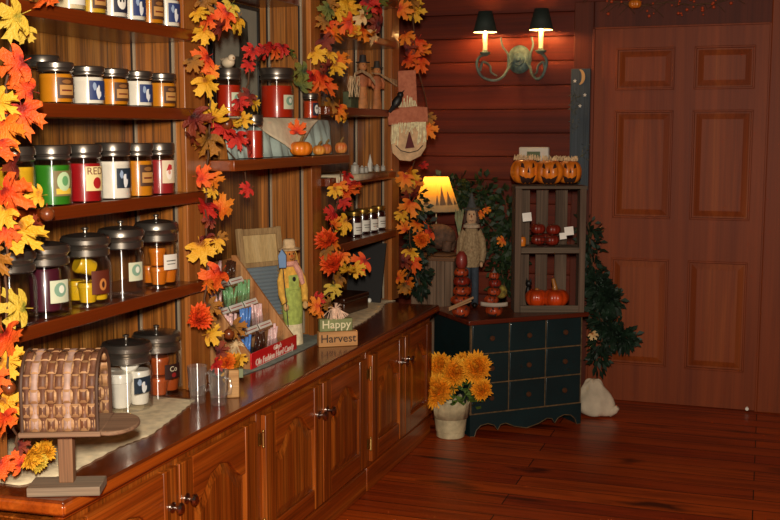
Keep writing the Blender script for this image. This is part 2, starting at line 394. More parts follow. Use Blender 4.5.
# worktop: one board with a chamfered near and far end
q0 = onZ(63.5, 502, ZT); q1 = onZ(0, 495.4, ZT); e0 = onZ(439, 304.6, ZT); e1 = onZ(403, 303.4, ZT)
qe = q0+(q1-q0)*2.1
out = [(q0.x, q0.y), (e0.x, e0.y), (e1.x, e1.y), (-1.9, 5.2), (-2.15, 5.2), (-2.15, qe.y), (qe.x, qe.y)]
r = thing('worktop', 'long dark polished wood worktop running along the shelf wall', 'worktop', (-1.7, 3.5, ZN))
m = MB(); m.prism(out, ZT-ZN, T(0, 0, ZN)); m.build('top_board', CTOP, r, world=True, bevel=.006, seg=3)
m = MB()   # moulded front lip
off = .004
m.prism([(q0.x+off, q0.y-off), (e0.x+off, e0.y+.002), (e0.x-.03, e0.y+.001), (q0.x-.03, q0.y+.03)], .030, T(0, 0, ZN+.003))
w = (q1-q0).normalized(); m.prism([(q0.x+off, q0.y-off), (q0.x-.03, q0.y+.03), (qe.x, qe.y+.03), (qe.x, qe.y-.006)], .030, T(0, 0, ZN+.003))
m.span((XF-.02, 2.06, ZN-.022), (XF+.014, e0.y-.02, ZN+.004))
m.build('front_lip', CEDGE, r, world=True, bevel=.008, seg=3)

# ------------------------------------------------------------------ shelving unit
r = thing('shelving_unit', 'tall built-in oak shelving with three open bays above the worktop', 'shelves', (XB+.1, 3.5, ZT))
ZU = 2.5
posts = [(2.03, 2.16), (3.07, 3.20), (4.082, 4.180), (5.078, 5.195)]
m = MB(); m.span((XB-.02, 2.0, ZT+.001), (XB, 5.2, ZU)); m.build('back_panel', OAK, r, world=True)
for a, b_ in posts:
    m = MB(); m.span((XP-.022, a, ZT+.001), (XP, b_, ZU)); m.build('post', OAKP, r, world=True, bevel=.003)
for ydiv in (2.08, 3.085, 4.097, 5.093):
    m = MB(); m.span((XB, ydiv, ZT+.001), (XP-.022, ydiv+.02, ZU)); m.build('divider', OAKD, r, world=True)
ALU = mat('shelf_standard', '#b8a68c', .45, .5)
SLOT = mat('standard_slot', '#241710', .8)
for ydiv in (3.085, 4.097, 5.093):
    for xs in (XB+.045, XP-.048):
        m = MB(); m.span((xs-.004, ydiv-.006, ZT+.01), (xs+.004, ydiv+.002, ZU)); s_ = m.build('shelf_standard', ALU, r, world=True)
        m = MB(); m.span((xs-.014, ydiv-.003, ZT+.01), (xs-.0045, ydiv+.002, ZU)); m.build('slot_strip', SLOT, s_, world=True)
m = MB(); m.span((XB, 2.0, ZU), (XP+.02, 5.2, ZU+.05)); m.build('crown', SHELF, r, world=True, bevel=.008)
SH1 = [1.817, 1.572, 1.308, 1.018]
def shelf(label, y0, y1, z, x1, mt, th=.036, name='shelf_board', x0=XB+.002):
    m = MB(); m.span((x0, y0, z-th), (x1, y1, z)); o = m.build(name, mt, world=True, loc=((x0+x1)/2, (y0+y1)/2, z-th), bevel=.004)
    return tag(o, label, 'shelf', 'shelf boards')
def notch(label, y0, y1, z, x1, mt, th=.036):
    """board that fits between the dividers and laps over the posts in front"""
    return notch2(label, y0, y1, y0+.03, y1-.06, z, x1, mt, th)
def notch2(label, y0, y1, ya, yb, z, x1, mt, th):
    m = MB(); xf = XP+.002
    m.prism([(XB+.002, ya), (xf, ya), (xf, y0), (x1, y0), (x1, y1), (xf, y1), (xf, yb), (XB+.002, yb)], th, T(0, 0, z-th))
    o = m.build('shelf_board', mt, world=True, loc=(XP, (y0+y1)/2, z-th), bevel=.003); return tag(o, label, 'shelf', 'shelf boards')
for z, nm in zip(SH1, ('top shelf board of the near left bay, under the highest candle row', 'second shelf board of the near left bay, under amber and white candles', 'third shelf board of the near left bay, under green and red candles', 'lowest shelf board of the near left bay, under big clear jars')):
    notch2(nm, 2.06, 3.135, 2.165, 3.079, z, -1.72, SHELF, .036)
notch2('wide middle bay shelf board carrying the draped cloth and small pumpkins', 3.215, 4.262, 3.215, 4.09, 1.405, -1.655, SHELFM, .036)
m = MB(); m.span((XB+.002, 3.21, 2.0), (-1.80, 4.09, 2.036)); tag(m.build('shelf_board', SHELF, world=True, loc=(-1.9, 3.6, 2.0), bevel=.003), 'topmost middle bay shelf board above the red jars at the frame edge', 'shelf', 'shelf boards')
for z, nm in ((2.125, 'highest far bay shelf board at the top edge of the picture'), (1.933, 'far bay shelf board under the arching leaf garland'), (1.603, 'far bay shelf board under the two wooden pilgrim figures'), (1.305, 'far bay shelf board under the tiny glass village'), (1.017, 'lowest far bay shelf board under the jam jars')):
    notch2(nm, 4.20, 5.06, 4.2, 5.086, z, -1.72, SHELF, .034)

# ------------------------------------------------------------------ jars
def patch(r, a0, a1, z0, z1, n=10, mz=1, poly=None):
    """piece of a cylinder wall, angles in radians round +x"""
    m = MB(); vs = []; fs = []
    for i in range(n+1):
        a = a0+(a1-a0)*i/n
        for j in range(mz+1): vs.append((r*math.cos(a), r*math.sin(a), z0+(z1-z0)*j/mz))
    k = mz+1
    for i in range(n):
        for j in range(mz): fs.append((i*k+j, (i+1)*k+j, (i+1)*k+j+1, i*k+j+1))
    return m.add(vs, fs)
def wrap_poly(poly, r):
    fine = [(a[0]+(b_[0]-a[0])*k/5, a[1]+(b_[1]-a[1])*k/5) for a, b_ in zip(poly, poly[1:]+poly[:1]) for k in range(5)]
    cx = sum(p[0] for p in poly)/len(poly); cy = sum(p[1] for p in poly)/len(poly); n = len(fine); vs = []; fs = []
    for k in (1, .75, .5, .25): vs += [(cx+(a-cx)*k, cy+(z-cy)*k) for a, z in fine]
    vs.append((cx, cy))
    for q in range(3): fs += [(q*n+i, q*n+(i+1) % n, (q+1)*n+(i+1) % n, (q+1)*n+i) for i in range(n)]
    fs += [(3*n+i, 3*n+(i+1) % n, 4*n) for i in range(n)]
    m = MB(); m.add([(r*math.cos(a/r), r*math.sin(a/r), z) for a, z in vs], fs); return m
def blob(cx, cz, rx, rz, n=14, jag=0, seed=1):
    rnd = random.Random(seed)
    return [(cx+rx*math.cos(2*PI*i/n)*(1+jag*(rnd.random()-.5)), cz+rz*math.sin(2*PI*i/n)*(1+jag*(rnd.random()-.5))) for i in range(n)]
WAX = {}
def wax(c):
    if c not in WAX: WAX[c] = mat('wax_'+c.lstrip('#'), c, .32, 0, .7, var=.05, vscale=20)
    return WAX[c]
def jar_label(root, r, z0, z1, half, style, seed=0, az=0.05):
    base = {'amber': '#4a2a14', 'ghost': '#23263a', 'blue': '#28386a', 'dark': '#1c2a38', 'cream': '#e8d498', 'santa': '#e0cfae', 'green': '#7a6a40', 'oval': '#cfd2b4', 'brown': '#5e2412', 'script': '#2e1410', 'white': '#e6e2d6'}[style]
    lb = patch(r+.0012, az-half, az+half, z0, z1, 10).build('label', mat('label_'+style, base, .55), root)
    h = z1-z0; w = half*r; zc = (z0+z1)/2; R = r+.002
    def art(poly, c, nm='label_art'):
        rr = R
        o = wrap_poly([(a+az*rr, z) for a, z in poly], rr).build(nm, mat('ink_'+c.lstrip('#'), c, .6), lb); return o
    sq = lambda a, b_, c_, d: [(a, b_), (c_, b_), (c_, d), (a, d)]
    if style == 'amber':
        art(sq(-.8*w, z0+.16*h, .8*w, z1-.36*h), '#b98748'); art(blob(0, z1-.2*h, .55*w, .1*h), '#8a5a2a')
        R += .0006; art(sq(-.6*w, zc-.16*h, .6*w, zc-.08*h), '#6a2a14')
    elif style == 'ghost':
        art(blob(0, zc, .62*w, .36*h), '#ece8dc'); R += .0006
        art(blob(-.22*w, zc+.08*h, .14*w, .1*h), '#15151c'); art(blob(.22*w, zc+.08*h, .14*w, .1*h), '#15151c')
    elif style in ('blue', 'dark'):
        art(blob(.05*w, zc-.1*h, .3*w, .34*h, 12, .4, seed), '#dfe2e4'); art(blob(-.45*w, zc+.2*h, .22*w, .2*h, 10, .3, seed+1), '#8fa3c0')
        R += .0006; art(blob(.25*w, zc+.1*h, .12*w, .18*h), '#2a3350')
    elif style == 'cream':
        art(blob(.2*w, zc-.18*h, .5*w, .24*h), '#a8181a'); text_part(lb, 'RED', .42*h, R, az*R, z1-.2*h, '#6a1c10')
    elif style == 'santa':
        art(blob(-.1*w, zc-.05*h, .45*w, .3*h), '#f2e6d6'); R += .0006; art([(-.55*w, zc+.05*h), (.3*w, zc+.1*h), (.25*w, zc+.3*h), (-.2*w, zc+.34*h)], '#b8242a')
        art(blob(-.1*w, zc-.02*h, .2*w, .1*h), '#d99a86')
    elif style == 'green':
        art(blob(0, zc+.08*h, .72*w, .38*h), '#b6cfa0'); art(sq(-.8*w, z0+.08*h, .8*w, z0+.3*h), '#dcb83c'); R += .0006; art(blob(.1*w, zc+.1*h, .34*w, .2*h), '#5f9a62')
    elif style == 'oval':
        art(blob(0, zc+.08*h, .66*w, .32*h), '#7fa28a'); R += .0006; art(blob(.1*w, zc+.1*h, .3*w, .18*h), '#e4e6d4')
    elif style == 'brown':
        art(blob(.1*w, zc-.1*h, .4*w, .26*h), '#c07a3a'); R += .0006; art(blob(.1*w, zc-.1*h, .16*w, .14*h), '#3c160c')
    elif style == 'script':
        text_part(lb, 'Co', .5*h, R, az*R, zc+.16*h, '#ddd0b0'); art(blob(.05*w, zc-.25*h, .3*w, .16*h), '#8a1a18')
    elif style == 'white':
        art(sq(-.7*w, zc+.05*h, .7*w, zc+.12*h), '#5a564e'); art(sq(-.6*w, zc-.16*h, .6*w, zc-.1*h), '#6a665e')
    return lb
def text_part(parent, txt, size, R, a0, zc, c):
    def wr(p): a = (p[0]+a0)/R; rr = R+.0004+max(0, p[2]); return (rr*math.cos(a), rr*math.sin(a), zc+p[1])
    o = text_mb(txt, size, ident(), .0006, wrap=wr).build('lettering', mat('ink_'+c.lstrip('#'), c, .6), parent); return o
def jar(pos, r, h, label, wc=None, fill=.95, lb=None, lid=LIDM, group=None, lidh=.22, knob=False, half=.56, lz=(.12, .62), name='candle_jar', seed=0, az=-.32, cat='jar', neck=.86):
    root = thing(name, label, cat, pos, 0, group)
    hb = h*(1-lidh)          # glass body height up to the neck
    s0 = hb*.86
    gp = [(0, .001), (r*.93, .001), (r*.99, .003), (r, .010), (r, s0*.9), (r*.97, s0), (r*neck, hb*.97), (r*neck, h-.006), (r*(neck-.06), h-.006), (r*(neck-.06), hb*.97), (r*.9, s0), (r*.93, s0*.9), (r*.945, .004), (0, .003)]
    MB().lathe(gp, 32).build('glass', GLASS, root, sharp=50)
    if wc:
        zt = .012+(s0*.93)*fill
        MB().lathe([(0, .0035), (r*.92, .0035), (r*.925, .006), (r*.925, zt-.004), (r*.9, zt), (0, zt)], 32).build('wax', wax(wc), root)
        MB().tube([(0, 0, zt-.004), (.001, 0, zt+.012)], .0012, 6).build('wick', WHITE, root)
    L0 = hb*.97
    if knob:
        lp = [(0, L0+.004), (r*.9, L0), (r*.98, L0+.004), (r*.98, L0+(h-L0)*.3), (r*.9, L0+(h-L0)*.36), (r*.93, L0+(h-L0)*.45), (r*1.03, L0+(h-L0)*.55), (r*1.03, L0+(h-L0)*.72), (r*.95, L0+(h-L0)*.86), (r*.5, h-.003), (0, h)]
    else:
        lp = [(0, L0+.004), (r*.9, L0), (r*.99, L0+.003), (r*.99, L0+(h-L0)*.22), (r*.92, L0+(h-L0)*.28), (r*.93, L0+(h-L0)*.36), (r*1.03, L0+(h-L0)*.42), (r*1.03, L0+(h-L0)*.84), (r*.98, L0+(h-L0)*.97), (r*.9, h), (0, h)]
    l = MB().lathe(lp, 32).build('lid', lid, root, sharp=30)
    if knob: MB().lathe([(0, h-.002), (.006, h-.002), (.005, h+.006), (.010, h+.009), (.010, h+.013), (0, h+.016)], 16).build('lid_knob', LIDM, l)
    if lb: jar_label(root, r, h*lz[0], h*lz[1], half, lb, seed, az)
    return root
G1 = 'candle jars on the near shelves'
AMB, IV = '#d08216', '#ece4d2'
def row(z, specs, xc, py):
    for (px, r, h, wc, lb, label, kw) in specs:
        p = onX(px, py, xc); jar((xc, p.y, z+.0005), r, h, label, wc, .95, lb, group=G1, **kw)
# y along the shelf is read at the jar axis plane
row(SH1[0], [(69, .043, .115, '#dcc9a0', 'white', 'pale tan candle jar at left of the highest shelf row', {}), (91, .043, .115, '#d2a52a', 'amber', 'yellow amber candle jar second along the highest shelf', {}), (112, .043, .115, IV, 'ghost', 'white candle jar with a dark ghost face label on top shelf', {}),
             (131, .043, .115, IV, 'blue', 'white candle jar with blue label between ghost face and amber jars, top shelf', {}), (149.5, .043, .115, AMB, 'amber', 'amber candle jar second from right on the highest shelf', {}), (166, .043, .115, IV, 'blue', 'white blue labelled candle jar at the right end of top shelf', {})], -1.768, 5)
row(SH1[1], [(56, .046, .107, AMB, 'amber', 'leftmost front amber candle jar with brown label on second shelf', {}), (87.5, .046, .104, IV, 'blue', 'white candle jar between two amber ones at left of second shelf', {'seed': 3}), (112.5, .046, .104, AMB, 'amber', 'amber candle jar in the middle of the second shelf row', {}),
             (137.5, .044, .104, IV, 'blue', 'white candle jar second from right end of second shelf', {'seed': 5}), (161.5, .044, .104, AMB, 'amber', 'amber candle jar at the right end of second shelf', {})], -1.77, 85)
row(SH1[1], [(43, .046, .135, None, 'ghost', 'tall clear jar standing behind the leftmost amber candle, second shelf', {})], -1.9, 80)
row(SH1[2], [(15, .05, .155, '#d8a81e', None, 'yellow candle jar partly hidden behind autumn leaves, third shelf', {}), (52, .05, .156, '#2f7a1a', 'green', 'bright green candle jar with round landscape label', {'lz': (.16, .58)}), (84, .049, .157, '#9c1418', 'cream', 'deep red candle jar with cream apple label on third shelf', {'lz': (.2, .62)}),
             (113.5, .05, .160, IV, 'dark', 'large ivory candle jar with dark picture label in third row', {'lz': (.2, .55), 'half': .5}), (138, .045, .157, AMB, 'amber', 'amber candle jar between ivory and santa label jars, third shelf', {'lz': (.2, .6)}), (160, .045, .157, '#9a2424', 'santa', 'dark red candle jar with a santa picture label', {'lz': (.22, .66)})], -1.764, 175)
K = {'knob': True, 'lidh': .3, 'neck': .8, 'name': 'storage_jar'}
G2 = 'big clear storage jars'
def bigrow(z, xc, specs, py):
    res = []
    for (px, r, h, lb, label, kw) in specs:
        p = onX(px, py, xc); res.append(Vector((xc, p.y, z+.0005)))
        jar(res[-1], r, h, label, None, 0, lb, group=G2, **{**K, **kw})
    return res
J4 = bigrow(SH1[3], -1.782, [(9, .066, .195, None, 'clear storage jar at far left of the lowest shelf behind leaves', {}), (44.5, .066, .197, 'oval', 'clear storage jar holding a dark purple pillar candle', {'lz': (.2, .5), 'half': .42}), (86.5, .067, .203, 'brown', 'clear storage jar filled with yellow votive candles', {'lz': (.18, .5), 'half': .45}),
     (122, .066, .208, 'oval', 'nearly empty clear storage jar between yellow and orange candles', {'lz': (.24, .5), 'half': .38}), (157.5, .066, .212, 'cream2' if False else 'white', 'clear storage jar filled with orange votive candles', {'lz': (.28, .5), 'half': .4})], 275)
def votive(pos, c, r, h, label, group, tilt=0, turn=0):
    mt = wax(c)
    prof = [(0, 0), (r*.72, 0), (r*.78, h*.05), (r*.92, h*.72), (r*1.0, h*.74), (r*1.0, h*.92), (r*.9, h), (0, h*.98)]
    o = MB(RZ(turn) @ RX(tilt)).lathe(prof, 22).build('votive_candle', mt, loc=pos)
    return tag(o, label, 'candle', group)
def at(j, dx, dy, dz=.013): return (j.x+dx, j.y+dy, j.z+dz)
tag(MB().lathe([(0, 0), (.036, 0), (.04, .004), (.04, .105), (.036, .112), (.02, .108), (0, .106)], 26).build('pillar_candle', wax('#4a1626'), loc=at(J4[1], .0, 0)), 'dark purple pillar candle inside a clear jar on lowest shelf', 'candle')
votive(at(J4[0], .015, -.01), '#b85a16', .026, .045, 'rusty orange votive in the far left jar, lowest shelf', None)
for dx, dy, dz, lab in ((.022, -.028, .013, 'near left yellow votive at the bottom of the lowest shelf jar'), (.02, .03, .013, 'right hand yellow votive at the bottom of the lowest shelf jar'), (-.032, .0, .013, 'yellow votive at the back of the lowest shelf jar')):
    votive(at(J4[2], dx, dy, dz), '#dcae18', .028, .055, lab, 'yellow votives')
votive((J4[2].x+.004, J4[2].y+.028, J4[2].z+.098), '#dcae18', .028, .052, 'yellow votive lying tipped on top of the others in the jar', 'yellow votives', 1.15, -.6)
for dx, dy, dz, lab in ((.02, -.026, .013, 'lower left orange votive in the right end clear jar'), (.02, .032, .013, 'lower right orange votive in the right end clear jar'), (-.032, .002, .013, 'back orange votive in the right end clear jar'), (.008, -.012, .07, 'orange votive stacked on the others in right end jar')):
    votive(at(J4[4], dx, dy, dz), '#cf6f14', .0275, .054, lab, 'orange votives')
JC = bigrow(ZT, -1.828, [(127, .076, .215, 'dark', 'clear storage jar of white candles on the worktop behind woven mailbox', {'lz': (.27, .5), 'half': .42}), (157.5, .076, .215, 'script', 'clear storage jar of rusty brown candles on the worktop', {'lz': (.3, .52), 'half': .4})], 375)
p = onX(96, 380, -1.93); jar((-1.915, p.y-.055, ZT+.0005), .055, .15, 'clear jar hidden between the woven mailbox and white candle jar', None, 0, 'cream', group=G2, **{**K, 'az': -.5})
for dx, dy, dz, ti, tu, lab in ((.0, -.036, .013, 0, 0, 'left white votive standing in the worktop jar'), (.028, .022, .013, 0, 0, 'white votive behind the dark label of the worktop jar'), (-.036, .014, .013, 0, 0, 'white votive at the back of the worktop jar')):
    votive(at(JC[0], dx, dy, dz), '#ece6d8', .036, .105, lab, 'white votives')
votive((JC[0].x-.01, JC[0].y+.036, JC[0].z+.125), '#ece6d8', .03, .06, 'white votive tipped over on top in the worktop jar', 'white votives', 1.2, .5)
for dx, dy, dz, lab in ((.024, -.034, .013, 'left rusty votive in the farther worktop jar'), (.024, .036, .013, 'right rusty votive in the farther worktop jar'), (-.036, .0, .013, 'back rusty votive in the farther worktop jar'), (.012, -.006, .072, 'upper rusty votive on the stack in the farther worktop jar')):
    votive(at(JC[1], dx, dy, dz), '#a84a1c', .032, .056, lab, 'rusty votives')
# middle bay jars
RZT = 1.548
RJ = [(229, .045, .17, -1.80, 'red jar with white bird on its lid, on the draped riser', {'lb': 'oval', 'lz': (.2, .5)}), (277, .066, .192, -1.80, 'largest dark red jar in the centre of the draped riser', {'lb': 'oval', 'lz': (.18, .46), 'half': .42})]
bird = None
for px, r, h, xc, lab, kw in RJ:
    p = onX(px, 110, xc); jar((xc, p.y, RZT+.002), r, h, lab, '#b62a10', .93, group='red jars in the middle bay', name='candle_jar', **kw)
    if bird is None: bird = (xc, p.y, RZT+.002+h)
p = onX(311, 104, -1.722); jar((-1.724, p.y, RZT+.002), .031, .1, 'small orange red jar with dark round label beside the post', '#b63a14', .9, 'ghost', group='red jars in the middle bay')
p = onX(254, 150, -1.7); jar((-1.70, p.y, 1.4055), .033, .152, 'small red jar standing lower, in front of the draped cloth', '#b62c12', .9, None, group='red jars in the middle bay')
# white bird on the lid
r = thing('bird_figurine', 'small cream bird figurine sitting on the red jar lid', 'figurine', bird, -.6)
CREAM = mat('cream_resin', '#e6cfae', .6, var=.15)
m = MB(); m.ball((0, 0, .02), (.032, .02, .019)); m.ball((.026, 0, .034), .013); m.build('body', CREAM, r)
MB().tube([(-.025, 0, .026), (-.055, 0, .034)], [.012, .004], 8).build('tail', CREAM, r)
MB().tube([(.036, 0, .034), (.046, 0, .032)], [.004, .001], 6).build('beak', mat('beak', '#b07030', .5), r)

# ------------------------------------------------------------------ leaves, flowers, berries
HALF = [(0, 1.0), (.07, .82), (.17, .80), (.13, .66), (.16, .52), (.30, .60), (.40, .74), (.46, .62), (.60, .60), (.52, .48), (.62, .38), (.44, .30), (.34, .20), (.50, .12), (.60, .14), (.56, .02), (.44, -.06), (.26, -.10), (.10, -.06), (.03, 0)]
def leaf_mesh(name, curl, fold, seed):
    rnd = random.Random(seed); pts = HALF+[(-x, y) for x, y in HALF[::-1][:-1]]
    sc = [(x*(1+.12*(rnd.random()-.5)), y*(1+.1*(rnd.random()-.5))) for x, y in pts]
    rings = []; vs = []; fs = []
    n = len(sc)
    def zf(x, y): return -fold*abs(x)+curl*(y-.3)**2-.05*math.sin(7*x+seed)*abs(x)*2+.06*abs(math.sin(5*math.atan2(x, y+.05)))*math.hypot(x, y)
    for k in (1.0, .62, .28):
        rings.append(len(vs)); vs += [(x*k, .22+(y-.22)*k, 0) for x, y in sc]
    vs.append((0, .22, 0))
    vs = [(x, y, zf(x, y)) for x, y, z in vs]
    for a, b_ in zip(rings, rings[1:]):
        fs += [(a+i, a+(i+1) % n, b_+(i+1) % n, b_+i) for i in range(n)]
    fs += [(rings[-1]+i, rings[-1]+(i+1) % n, len(vs)-1) for i in range(n)]
    # stalk
    k = len(vs); vs += [(-.014, .1, .004), (.014, .1, .004), (.01, -.28, -.05), (-.01, -.28, -.05)]; fs.append((k, k+1, k+2, k+3))
    me = bpy.data.meshes.new(name); me.from_pydata(vs, [], fs)
    for p in me.polygons: p.use_smooth = True
    return me
LM = {}
def leaf_data(var, key):
    if (var, key) not in LM:
        me = leaf_mesh('leaf', (.35, -.3, .1, -.1)[var], (.18, .05, .3, .22)[var], var*3+1); me.materials.append(LEAFM[key]); LM[(var, key)] = me
    return LM[(var, key)]
def flower_data(key, petals=60, spiky=True):
    k = ('f', key)
    if k in LM: return LM[k]
    rnd = random.Random(5); m = MB()
    for i in range(petals):
        z = 1-(i+.5)/petals*1.05; a = i*2.39996; rr = math.sqrt(max(0, 1-z*z))
        d = Vector((rr*math.cos(a), rr*math.sin(a), z*.8+.1)).normalized()
        L = .36+.2*rnd.random(); w = (.055 if petals > 100 else .09)+.03*rnd.random()
        s_ = d.orthogonal().normalized() if abs(d.z) > .98 else d.cross(Vector((0, 0, 1))).normalized()
        u = s_.cross(d)
        b0 = d*.06; m.add([tuple(b0-s_*w*.4), tuple(b0+s_*w*.4), tuple(d*L*.6+s_*w+u*.03), tuple(d*L+u*.05), tuple(d*L*.6-s_*w+u*.03), tuple(d*L*.6-u*.02)], [(0, 1, 5), (1, 2, 5), (2, 3, 5), (3, 4, 5), (4, 0, 5)])
    me = bpy.data.meshes.new('flower'); me.from_pydata(m.v, [], m.f); me.materials.append(LEAFM[key])
    LM[k] = me; return me
BERRYM = mat('berry_brown', '#7a3a18', .35, 0, .3, var=.25)
MB().ball((0, 0, 0), .5)
def berry_data():
    if 'berry' not in LM:
        m = MB(); m.ball((0, 0, 0), .5, seg=18); m.tube([(0, .48, 0), (.05, .75, 0)], .05, 6)
        me = bpy.data.meshes.new('berry'); me.from_pydata(m.v, [], m.f); me.materials.append(BERRYM)
        for p in me.polygons: p.use_smooth = True
        LM['berry'] = me
    return LM['berry']
def place(root, name, me, p, n, size, rnd, tip=None, lab=None):
    """put shared mesh with local z along n and local y roughly along tip"""
    n = Vector(n).normalized(); t = Vector(tip) if tip is not None else Vector((rnd.uniform(-1, 1), rnd.uniform(-.6, .6), rnd.uniform(-1.2, .2)))
    y = (t-n*t.dot(n)).normalized(); x = y.cross(n)
    M = Matrix((x, y, n)).transposed().to_4x4() @ Matrix.Scale(size, 4); M.translation = p
    o = bpy.data.objects.new(name, me); COL.objects.link(o); o.parent = root
    o.matrix_local = WM[root.name].inverted() @ M; WM[o.name] = WM[root.name]
    return o
def garland(label, spec, plane, vine, seed, loc=None, cat='garland', group='autumn leaf garlands', depth=.05, vr=.003, fill=0):
    rnd = random.Random(seed)
    vp = [plane(*p) for p in vine]
    root = thing('leaf_garland', label, cat, loc or vp[-1], 0, group)
    # smooth, slightly wandering vine
    pts = []
    for a, b_ in zip(vp, vp[1:]):
        for k in range(6):
            q = a.lerp(b_, k/6); pts.append(q+Vector((rnd.uniform(0, .006), rnd.uniform(-.012, .012), rnd.uniform(-.008, .008))))
    pts.append(vp[-1]); MB().tube(pts, vr, 6).build('vine', TWIG, root, world=True)
    for it in spec:
        x, y, s, key = it[:4]; typ = it[4] if len(it) > 4 else 'l'
        p = plane(x, y); tc = tocam(p); dist = (p-Vector((0, 0, H))).length
        p = p+tc*rnd.uniform(.005, depth); size = s*dist/F
        n = (tc+Vector((rnd.uniform(-.95, .95), rnd.uniform(-.7, .7), rnd.uniform(-.6, .8)))).normalized()
        if typ == 'l':
            t = Vector((rnd.uniform(-1, 1), rnd.uniform(-.8, .8), rnd.uniform(-1.3, .25))); sz = size*.74
            y_ = (t-n*t.dot(n)).normalized()
            place(root, 'leaf', leaf_data(rnd.randrange(4), key), p-y_*sz*.35, n, sz, rnd, t)
        elif typ == 'f': place(root, 'flower', flower_data(key), p, n, size*1.05, rnd)
        else: place(root, 'berry', berry_data(), p, n, size, rnd, (0, 0, 1))
    return root
near = lambda x, y: onX(x, y, -1.655)
garland('nearest garland of orange and yellow maple leaves, down the left edge',
 [(10, 20, 46, 'g'), (24, 34, 26, 'g'), (46, -4, 40, 'r'), (12, 66, 44, 'r'), (22, 88, 34, 'r'), (3, 104, 36, 'y'), (24, 118, 46, 'r'), (8, 132, 42, 'o'), (-4, 150, 40, 'r'), (10, 166, 34, 'b'), (14, 196, 50, 'r'), (34, 196, 26, 'y'), (2, 218, 34, 'y'), (26, 236, 48, 'y'), (8, 236, 30, 'r'), (36, 224, 22, 'b'), (-4, 262, 40, 'n'), (14, 308, 44, 'g'), (8, 342, 44, 'r'), (12, 362, 36, 'y'), (-2, 380, 30, 'r'), (9, 404, 34, 'y'), (4, 422, 34, 'r'), (14, 412, 26, 'o'), (30, 456, 26, 'y', 'f'), (44, 452, 24, 'y', 'f'), (36, 462, 22, 'g', 'f'), (14, 462, 26, 'r'), (2, 468, 30, 'r'), (22, 448, 20, 'b'), (47, 214, 14, 'y', 'b'), (9, 388, 13, 'y', 'b')],
 near, [(6, -20), (8, 60), (4, 130), (10, 200), (6, 260), (8, 330), (6, 400), (18, 452)], 11, depth=.06)
p1 = lambda x, y: onX(x, y, -1.69)
garland('long garland of mixed autumn leaves hanging down the second post',
 [(207, 4, 26, 'n'), (200, 14, 22, 'y'), (228, 10, 24, 'g'), (222, 18, 32, 'r'), (207, 22, 24, 'r'), (202, 34, 28, 'y'), (236, 24, 28, 'y'), (216, 28, 26, 'b'), (203, 60, 30, 'r'), (211, 70, 22, 'o'), (207, 86, 32, 'y'), (194, 64, 22, 'n'), (213, 113, 36, 'y'), (197, 122, 36, 'b'), (224, 130, 30, 'd'), (234, 122, 24, 'y'), (246, 120, 20, 'y'), (206, 143, 36, 'n'), (249, 150, 28, 'd'), (238, 140, 26, 'd'), (192, 138, 24, 'b'), (205, 176, 26, 'r'), (214, 182, 26, 'o'), (211, 192, 18, 'y'), (246, 190, 18, 'd'), (206, 210, 30, 'd'), (225, 206, 30, 'o'), (209, 222, 18, 'b'), (202, 252, 34, 'y'), (214, 244, 24, 'y'), (222, 238, 16, 'n'), (206, 240, 20, 'b'), (214, 279, 38, 'r'), (208, 286, 26, 'o'), (198, 318, 30, 'r', 'f'), (213, 308, 24, 'n'), (213, 334, 26, 'y'), (208, 322, 20, 'n'), (237, 329, 24, 'n'), (222, 350, 20, 'b'), (234, 364, 24, 'y', 'f'), (226, 362, 22, 'o', 'f'), (240, 360, 18, 'y'), (218, 366, 20, 'd'), (230, 376, 18, 'y'), (227, 124, 12, 'y', 'b'), (229, 334, 11, 'y', 'b')],
 p1, [(208, -14), (206, 50), (210, 110), (204, 180), (207, 240), (205, 300), (216, 345), (232, 372)], 12, depth=.05)
MB().tube([p1(227, 150), p1(236, 160), p1(245, 172), p1(247, 188)], .0022, 6).build('vine', TWIG, bpy.data.objects['leaf_garland.001'], world=True)
mj = lambda x, y: onX(x, y, -1.735 if y > 70 or x < 255 else -1.84)
garland('short spray of red leaves lying over the big red jar lid',
 [(250, 52, 20, 'd'), (262, 52, 18, 'd'), (274, 52, 20, 'r'), (282, 50, 20, 'd'), (268, 47, 18, 'd'), (248, 66, 16, 'd'), (291, 54, 16, 'e'), (247, 98, 22, 'b'), (240, 104, 20, 'd'), (255, 104, 20, 'y'), (318, 82, 30, 'r'), (328, 88, 26, 'r'), (310, 80, 22, 'd'), (300, 72, 24, 'e'), (303, 82, 24, 'e'), (338, 112, 26, 'o'), (330, 106, 20, 'n'), (344, 114, 18, 'y')],
 mj, [(246, 100), (250, 64), (268, 50), (292, 54), (322, 84), (340, 112)], 13, depth=.04)
p2 = lambda x, y: onX(x, y, -1.70)
garland('arching garland of gold and red leaves at the top of the far bay',
 [(326, 12, 22, 'e'), (332, 4, 20, 'n'), (346, 4, 24, 'y'), (340, 12, 22, 'y'), (352, 10, 24, 'y'), (358, 17, 22, 'c'), (344, 22, 26, 'r'), (350, 26, 20, 'o'), (370, 5, 24, 'd'), (378, 9, 18, 'd'), (366, 14, 22, 'e'), (375, 22, 24, 'b'), (361, 33, 24, 'o'), (368, 36, 20, 'o'), (373, 37, 22, 'c'), (354, 30, 18, 'y'), (335, 35, 26, 'o'), (330, 28, 20, 'r'), (326, 43, 22, 'b'), (318, 55, 22, 'y'), (329, 56, 20, 'y'), (334, 68, 26, 'y'), (343, 60, 22, 'o'), (326, 66, 18, 'b'), (380, 2, 20, 'e'), (322, 22, 18, 'n')],
 p2, [(330, 72), (324, 50), (334, 30), (350, 16), (374, 8), (392, 2)], 14, loc=p2(326, 60))
